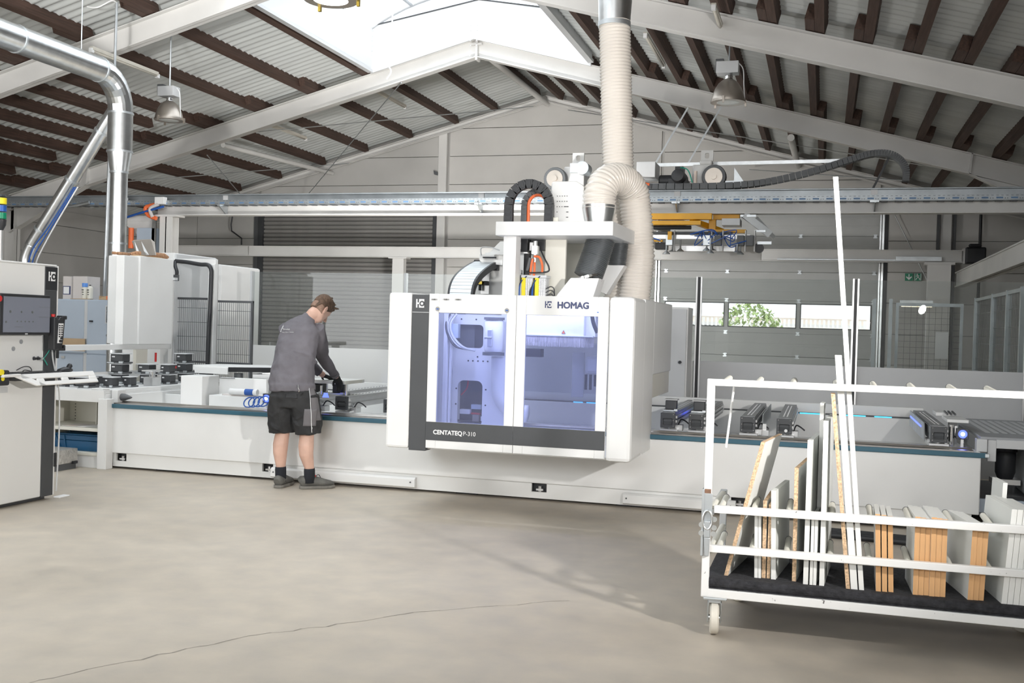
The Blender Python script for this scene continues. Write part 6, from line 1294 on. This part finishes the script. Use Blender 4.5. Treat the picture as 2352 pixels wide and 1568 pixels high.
# shorts
sh = MB()
sh.loft([(-4.365,8.17,.915),(-4.365,8.168,.86),(-4.366,8.165,.79),(-4.366,8.168,.71)], [(.170,.118),(.188,.130),(.222,.158),(.215,.15)], 26)
sh.loft([(-4.462,8.165,.80),(-4.470,8.165,.68),(-4.474,8.17,.56),(-4.472,8.172,.475)], [(.115,.145),(.124,.138),(.122,.128),(.116,.120)], 20)
sh.loft([(-4.262,8.17,.80),(-4.246,8.175,.68),(-4.232,8.18,.56),(-4.226,8.182,.478)], [(.115,.145),(.122,.138),(.118,.128),(.112,.120)], 20)
for k in range(12):
    lx, cx, cy = ((-4.47,.123,8.17),(-4.24,.121,8.178))[k % 2][0], ((-4.47,.123,8.17),(-4.24,.121,8.178))[k % 2][1], ((-4.47,.123,8.17),(-4.24,.121,8.178))[k % 2][2]
    z = .57+.018*k; a0 = rnd.uniform(190,300); sh.loft([(lx+cx*math.cos(R(a0+14*q)), cy+.134*math.sin(R(a0+14*q)), z+.02*q*(1 if k % 3 else -1)) for q in range(5)], [.003,.010,.013,.010,.003], 6)
SH = bake('shorts', sh, SHORT, MAN, .008, 3, .022)
bs = BVHTree.FromPolygons([tuple(v.co+WLOC[SH.name]) for v in SH.data.vertices], [tuple(p.vertices) for p in SH.data.polygons])
def patch(n, m, cx, cy, a0, a1, z0, z1, skew=0, lift=.006, N=10, M=8):
    v = []; f = []
    for j in range(M+1):
        z = z0+(z1-z0)*j/M
        for i in range(N+1):
            a = R(a0+(a1-a0)*i/N+skew*j/M); d = Vector((math.cos(a), math.sin(a), 0)); hit = bs.ray_cast(Vector((cx,cy,z))+d*.5, -d); p = hit[0] if hit[0] else Vector((cx,cy,z))+d*.12
            v.append(p+d*lift)
    for j in range(M):
        for i in range(N): a = j*(N+1)+i; f.append((a,a+1,a+N+2,a+N+1))
    o = O(n, MB().add([tuple(q) for q in v], f), m, MAN, smooth=True); s = o.modifiers.new('s','SOLIDIFY'); s.thickness = .005; return o
patch('side_pocket', POCK, -4.235, 8.18, -80, -28, .555, .70, 6)
patch('side_panel', POCK, -4.24, 8.175, -42, 5, .60, .90, -10, .003); patch('side_panel', POCK, -4.47, 8.17, 178, 205, .50, .72, 0, .003)
patch('zip_piping', PRINTW, -4.235, 8.178, -46, -44, .50, .89, -12, .008, 2, 14); patch('back_pocket_flap', SHORT, -4.366, 8.165, -88, -52, .79, .825, 0, .007)
O('belt_clip', MB().tube([(-4.262,8.035,.905),(-4.255,8.03,.88),(-4.245,8.032,.86),(-4.25,8.035,.845)], .004, 6), CHROME, MAN); O('zip_puller', MB().box(-4.15,-4.143,8.085,8.095,.53,.545), CHROME, MAN)
# socks and shoes
for k, (top, bot) in {'l': ((-4.476,8.166,.178),(-4.470,8.166,.052)), 'r': ((-4.218,8.202,.176),(-4.213,8.204,.052))}.items():
    O('sock', MB().loft([Vector(top), Vector(top).lerp(Vector(bot),.15), Vector(top).lerp(Vector(bot),.5), Vector(bot)], [(.045,.050),(.047,.053),(.046,.053),(.046,.055)], 18), SOCK, MAN, smooth=True)
def shoe(hx, hy, tx_, ty):
    h_, t_ = Vector((hx,hy,0)), Vector((tx_,ty,0)); d = t_-h_; L = d.length; d.normalize(); s = d.cross(Vector((0,0,1)))
    prof = [(-.03,.030,.040,.052),(.03,.043,.050,.062),(.14,.049,.050,.064),(.30,.050,.050,.066),(.50,.048,.044,.056),(.72,.050,.034,.046),(.9,.041,.026,.040),(1.0,.014,.014,.032)]
    mb = MB().loft([h_+d*L*u+Vector((0,0,z)) for u, a, b, z in prof], [(a,b) for u, a, b, z in prof], 16, s)
    o = bake('shoe', mb, SHOE, MAN, .006, 2)
    out = []
    for u, w in ((-.03,.016),(-.01,.034),(.08,.045),(.3,.045),(.55,.050),(.75,.053),(.93,.043),(1.02,.018)): out.append((u, w))
    poly = [h_+d*L*u+s*w for u, w in out]+[h_+d*L*u-s*w for u, w in reversed(out)]
    so = O('sole', MB().prism([(p.x,p.y) for p in poly], 'z', 0.002, .026), SOLE, o, bevel=.004)
    for u in (.46,.56,.66):
        c = h_+d*L*u+Vector((0,0,.104-.02*(u-.46)*8)); O('lace', MB().tube([c-s*.034+Vector((0,0,-.022)), c, c+s*.034+Vector((0,0,-.022))], .0035, 6), SOCK, o)
    c = h_+d*L*.42+Vector((0,0,.108)); O('heel_tab', MB().bar(c-s*.02, c+s*.02, .012, .02), RED if hx > -4.4 else SHOE, o)
    O('lace_bow', MB().tube(smooth_path([c+d*.01, c+d*.04-s*.03+Vector((0,0,.005)), c+d*.06-s*.045+Vector((0,0,-.03)), c+d*.07-s*.05+Vector((0,0,-.07))],4), .003, 6), SOCK, o); return o
shoe(-4.468,8.105,-4.492,8.385); shoe(-4.285,8.170,-4.050,8.345)
# gloved hands
def hand(w, k, side, curl, name='glove'):
    w, k = Vector(w), Vector(k); d = (k-w).normalized(); s = Vector(side).normalized(); n = d.cross(s).normalized(); mb = MB()
    mb.loft([w-d*.012, w+d*.02, w.lerp(k,.6), k+d*.004], [(.028,.020),(.034,.018),(.042,.017),(.042,.014)], 14, s)
    for i, (o_, L) in enumerate(((-.030,.066),(-.010,.076),(.010,.072),(.029,.056))):
        b = k+s*o_-d*.012; q = [b]; ang = 0; p = b
        for seg_, c in ((.45,curl*.5),(.32,curl),(.23,curl*.8)):
            ang += c; dd = d*math.cos(ang)+n*math.sin(ang); p = p+dd*(L*seg_+(.012 if seg_ == .45 else 0)); q.append(p)
        mb.loft(q, [.0105,.0098,.009,.0075], 10, s)
    b = w.lerp(k,.25)-s*.03; mb.loft([b, b-s*.022+d*.022+n*.012, b-s*.026+d*.05+n*.026], [.012,.0105,.008], 10, d)
    return bake(name, mb, BLACK if False else GLOVE, MAN, .0045, 1)
GLOVE = mat('black_work_glove', (.020,.021,.023), .85, var=.3, vs=20, bump=.4, bs=60)
hand((-4.256,8.778,.938),(-4.243,8.797,.880),(1,-.25,.2), .38); hand((-4.418,8.835,.945),(-4.40,8.90,.928),(1,-.2,0), .12)
# ================================================================== BOARD TROLLEY
t = CART = T('board_trolley', 'white tubular board trolley with black carpeted deck on castors', 'trolley', (.3, 5.4, 0))
def ct(n, m, *a, bevel=.003, par=None): return O(n, MB().box(*a), m, par or CART, bevel=bevel)
Xa, Xb = -.525, 1.55
ct('top_rail', CARTW, Xa, Xb, 5.085, 5.117, 1.195, 1.227); ct('front_post', CARTW, Xa, Xa+.036, 5.084, 5.118, .185, 1.226); ct('front_post', CARTW, Xb-.036, Xb, 5.084, 5.118, .185, 1.226)
O('upper_rail', MB().bar((-.475,5.10,.605),(Xb,5.10,.622),.03,.036), CARTW, CART, bevel=.003); O('lower_rail', MB().bar((-.505,5.10,.415),(Xb,5.10,.425),.03,.034), CARTW, CART, bevel=.003)
ct('deck_rail', CARTW, Xa, Xb, 5.085, 5.12, .182, .222); ct('deck_rail', CARTW, Xa, Xb, 5.83, 5.865, .182, .222)
for x in (Xa, .5, Xb-.035): ct('cross_member', CARTW, x, x+.035, 5.12, 5.83, .185, .22)
O('deck', MB().box(Xa+.01, Xb-.01, 5.1, 5.85, .222, .232), FELT, CART); O('carpet', MB().box(Xa+.012, Xb-.012, 5.087, 5.71, .232, .2745), FELT, CART, bevel=.014)
ct('rear_post', GREYW, -.505, -.47, 5.74, 5.77, .222, .605); ct('side_rail', GREYW, -.505, -.475, 5.10, 5.77, .575, .603)
O('rear_tube', MB().cyl((-.49,5.12,.60),(-.48,5.62,.60),.018,14), CREAM, CART, auto=40); O('rear_tube', MB().cyl((-.49,5.12,.40),(-.48,5.66,.42),.018,14), CREAM, CART, auto=40)
def peg(x, z, L=.33, r=.0145):
    k = O('peg', MB().cyl((x,5.115,z-.004),(x,5.115+L,z+.006),r,14), CREAM, CART, auto=40); O('peg_cap', MB().tube([(x,5.115+L-.006,z+.006),(x,5.115+L+.004,z+.006)], r+.0012, 14), DGREY, k, auto=40)
for x in (-.447,-.292,-.130,.069,.241,.4115,.590,.757,.935,1.10,1.27,1.44):
    peg(x, .607); peg(x-.004, .418); peg(x-.002, 1.213, .34)
O('pull_cord', MB().cyl((-.425,5.45,1.20),(-.462,5.5,.86),.006,8), PRINTW, CART)
# latch hardware on the left post
O('latch_plate', MB().box(-.532,-.520,5.07,5.13,.38,.70).box(-.526,-.482,5.079,5.084,.52,.68), GALVD, CART, bevel=.002)
def link_ring(cx, cz, rx, rz, y, r=.006):
    return MB().tube([(cx+rx*math.cos(a), y, cz+rz*math.sin(a)) for a in [i*.3927 for i in range(17)]], r, 8)
O('shackle', link_ring(-.502,.555,.022,.045,5.066), GALV, CART); O('latch_body', MB().box(-.518,-.488,5.062,5.08,.47,.55), GALVD, CART, bevel=.004); O('latch_lever', MB().prism([(-.512,.38),(-.492,.38),(-.488,.47),(-.518,.47)], 'y', 5.068, 5.078), GALVD, CART, bevel=.003)
for x, z in ((-.470,.56),(-.470,.52),(-.53,.53),(-.53,.49),(-.472,.49)): O('latch_ear', MB().lathe([(.013,5.066),(.013,5.074)], (x,0,z), 14, 'y'), GALV, CART)
O('rust_patch', MB().box(-.5245,-.4905,5.0835,5.0845,.655,.70), mat('rust', (.20,.11,.07), .8, var=.4, vs=30), CART)
def castor(x, y, rot):
    t_ = CART; c, s_ = math.cos(rot), math.sin(rot)
    def tr(mb):
        for i, p in enumerate(mb.v): px, py = p[0], p[1]; mb.v[i] = (x+px*c-py*s_, y+px*s_+py*c, p[2])
        return mb
    f = O('castor_fork', tr(MB().box(-.055,.055,-.05,.05,.172,.183).prism([(-.045,.16),(.04,.16),(.022,.055),(-.018,.055)],'x',-.033,-.027).prism([(-.045,.16),(.04,.16),(.022,.055),(-.018,.055)],'x',.027,.033).box(-.03,.03,-.035,.035,.155,.172)), GALVD, t_, bevel=.003)
    O('wheel', tr(MB().lathe([(.045,-.021),(.072,-.021),(.079,-.014),(.079,.014),(.072,.021),(.045,.021)], (0,.0,.0795), 28, 'x')), WHEELM, f, auto=40); O('axle', tr(MB().lathe([(.012,-.03),(.012,.03)], (0,0,.0795), 12, 'x')), GALV, f)
castor(-.462, 5.125, .12); castor(-.40, 5.80, .9); castor(1.0, 5.74, 1.2); castor(1.42, 5.13, .2)
# boards standing on the deck: (front x0, thickness, height, lean dx, depth, front material, face material, y0, back lean)
def board(lb, x, th, zt, lean, dep, edge, face, y0=5.15, yaw=0.0, zb=.275, group=None, back=0.0):
    t_ = T('board', lb, 'board', (x+th/2, y0, zb), group); dx = dep*math.sin(yaw); dyy = dep*math.cos(yaw)
    def P(u, v, w): return (x+u*th+lean*w+dx*v, y0+dyy*v+back*w, zb+(zt-zb)*w)
    mb = MB().add([P(0,0,0),P(1,0,0),P(1,1,0),P(0,1,0),P(0,0,1),P(1,0,1),P(1,1,1),P(0,1,1)], [(3,2,1,0),(4,5,6,7),(0,1,5,4),(1,2,6,5),(2,3,7,6),(3,0,4,7)])
    O('core', mb, face, t_); e = .0012
    def Q(u, w): p = P(u,0,w); return (p[0], p[1]-e, p[2])
    O('edge', MB().add([Q(0,0),Q(1,0),Q(1,1),Q(0,1),P(0,0,0),P(1,0,0),P(1,0,1),P(0,0,1)], [(0,1,2,3),(0,4,5,1),(1,5,6,2),(2,6,7,3),(3,7,4,0)]), edge, t_)
    if edge is CHIP:
        p = [P(0,0,1),P(1,0,1),P(1,1,1),P(0,1,1)]; O('top_edge', MB().add([(a,b,c+.0012) for a,b,c in p]+p, [(0,1,2,3)]+[(4+i,4+(i+1)%4,(i+1)%4,i) for i in range(4)]), CHIP, t_)
    return t_
B = board
B('leaning white board with chipboard edge, leftmost on the trolley', -.425, .019, .93, .155, .48, CHIP, MELA, 5.17, .13)
B('short white board at the left of the small group beside the leaning board', -.282, .016, .58, -.008, .36, MELA, MELAS, 5.18, .05)
B('second short white board in the small group beside the leaning board', -.264, .013, .575, -.008, .36, MELA, MELAS, 5.18, .05)
B('narrow board with raw chipboard edge, left of the two in the small group', -.248, .018, .645, -.004, .36, CHIP, MELAS, 5.19, .05)
B('narrow board with raw chipboard edge, right of the two in the small group', -.225, .016, .63, .0, .36, CHIP, MELAS, 5.19, .05)
B('white board with a pale top edge standing right of the small chipboard pair', -.204, .022, .70, -.012, .42, MELA, MELAS, 5.18, .12)
B('chipboard edged board standing left of the tall white boards', -.107, .019, .815, -.004, .46, CHIP, MELAS, 5.18, .10)
B('tall white board left of the middle, with a brown top edge', -.055, .022, .955, .0, .46, MELA, MELAS, 5.14, .09)
B('short white board wedged between the two tall white boards, left one', -.026, .014, .60, .0, .46, MELA, MELAS, 5.14, .09)
B('short white board wedged between the two tall white boards, right one', -.010, .014, .585, .0, .46, MELA, MELAS, 5.14, .09)
B('tall white board in the middle, right of the short wedged ones', .018, .022, 1.05, -.004, .44, MELA, MELAS, 5.14, .07)
B('white board just behind the tall middle white board, a little higher', -.004, .018, 1.115, .0, .12, MELA, MELAS, 5.42, .07)
B('long leaning batten with raw chipboard edge', .138, .018, 1.18, -.095, .06, CHIP, MELAS, 5.13)
B('long white batten ending above the trolley top rail', .160, .030, 1.36, -.105, .08, MELA, MELAS, 5.13)
B('longest white batten sticking up high above the trolley', .196, .022, 2.19, -.175, .05, MELA, MELAS, 5.13)
beech = []
for g, (xs, zt, lean, dep, yaw, nm) in enumerate((((.270,.2975,.325), .632, -.014, .30, .02, 'the single stack right of the battens'), ((.430,.4535,.477), .633, .0, .34, -.03, 'the left half of the double stack'), ((.500,.5235,.547), .636, .0, .34, -.03, 'the right half of the double stack'), ((.662,.685,.708), .615, .012, .40, -.16, 'the stack near the white boards at right'))):
    for i, x in enumerate(xs): B('beech edged white board, %s in %s' % (('left one','middle one','right one')[i], nm), x, .0222, zt-.003*i, lean, dep, BEECH, MELA, 5.135+.004*i, yaw, group='beech edged boards on the trolley')
for i, x in enumerate((.800,.824,.848,.872,.896)):
    B('white board, number %s from the left in the block at the right picture edge' % ('one','two','three','four','five')[i], x, .0225, (.70,.70,.695,.69,.69)[i], .03, .42, MELA, MELAS, 5.12, -.12, group='white boards at the right end of the trolley')
B('white board standing higher behind the block at the right picture edge', .84, .02, .76, .02, .2, MELA, MELAS, 5.57, -.1)
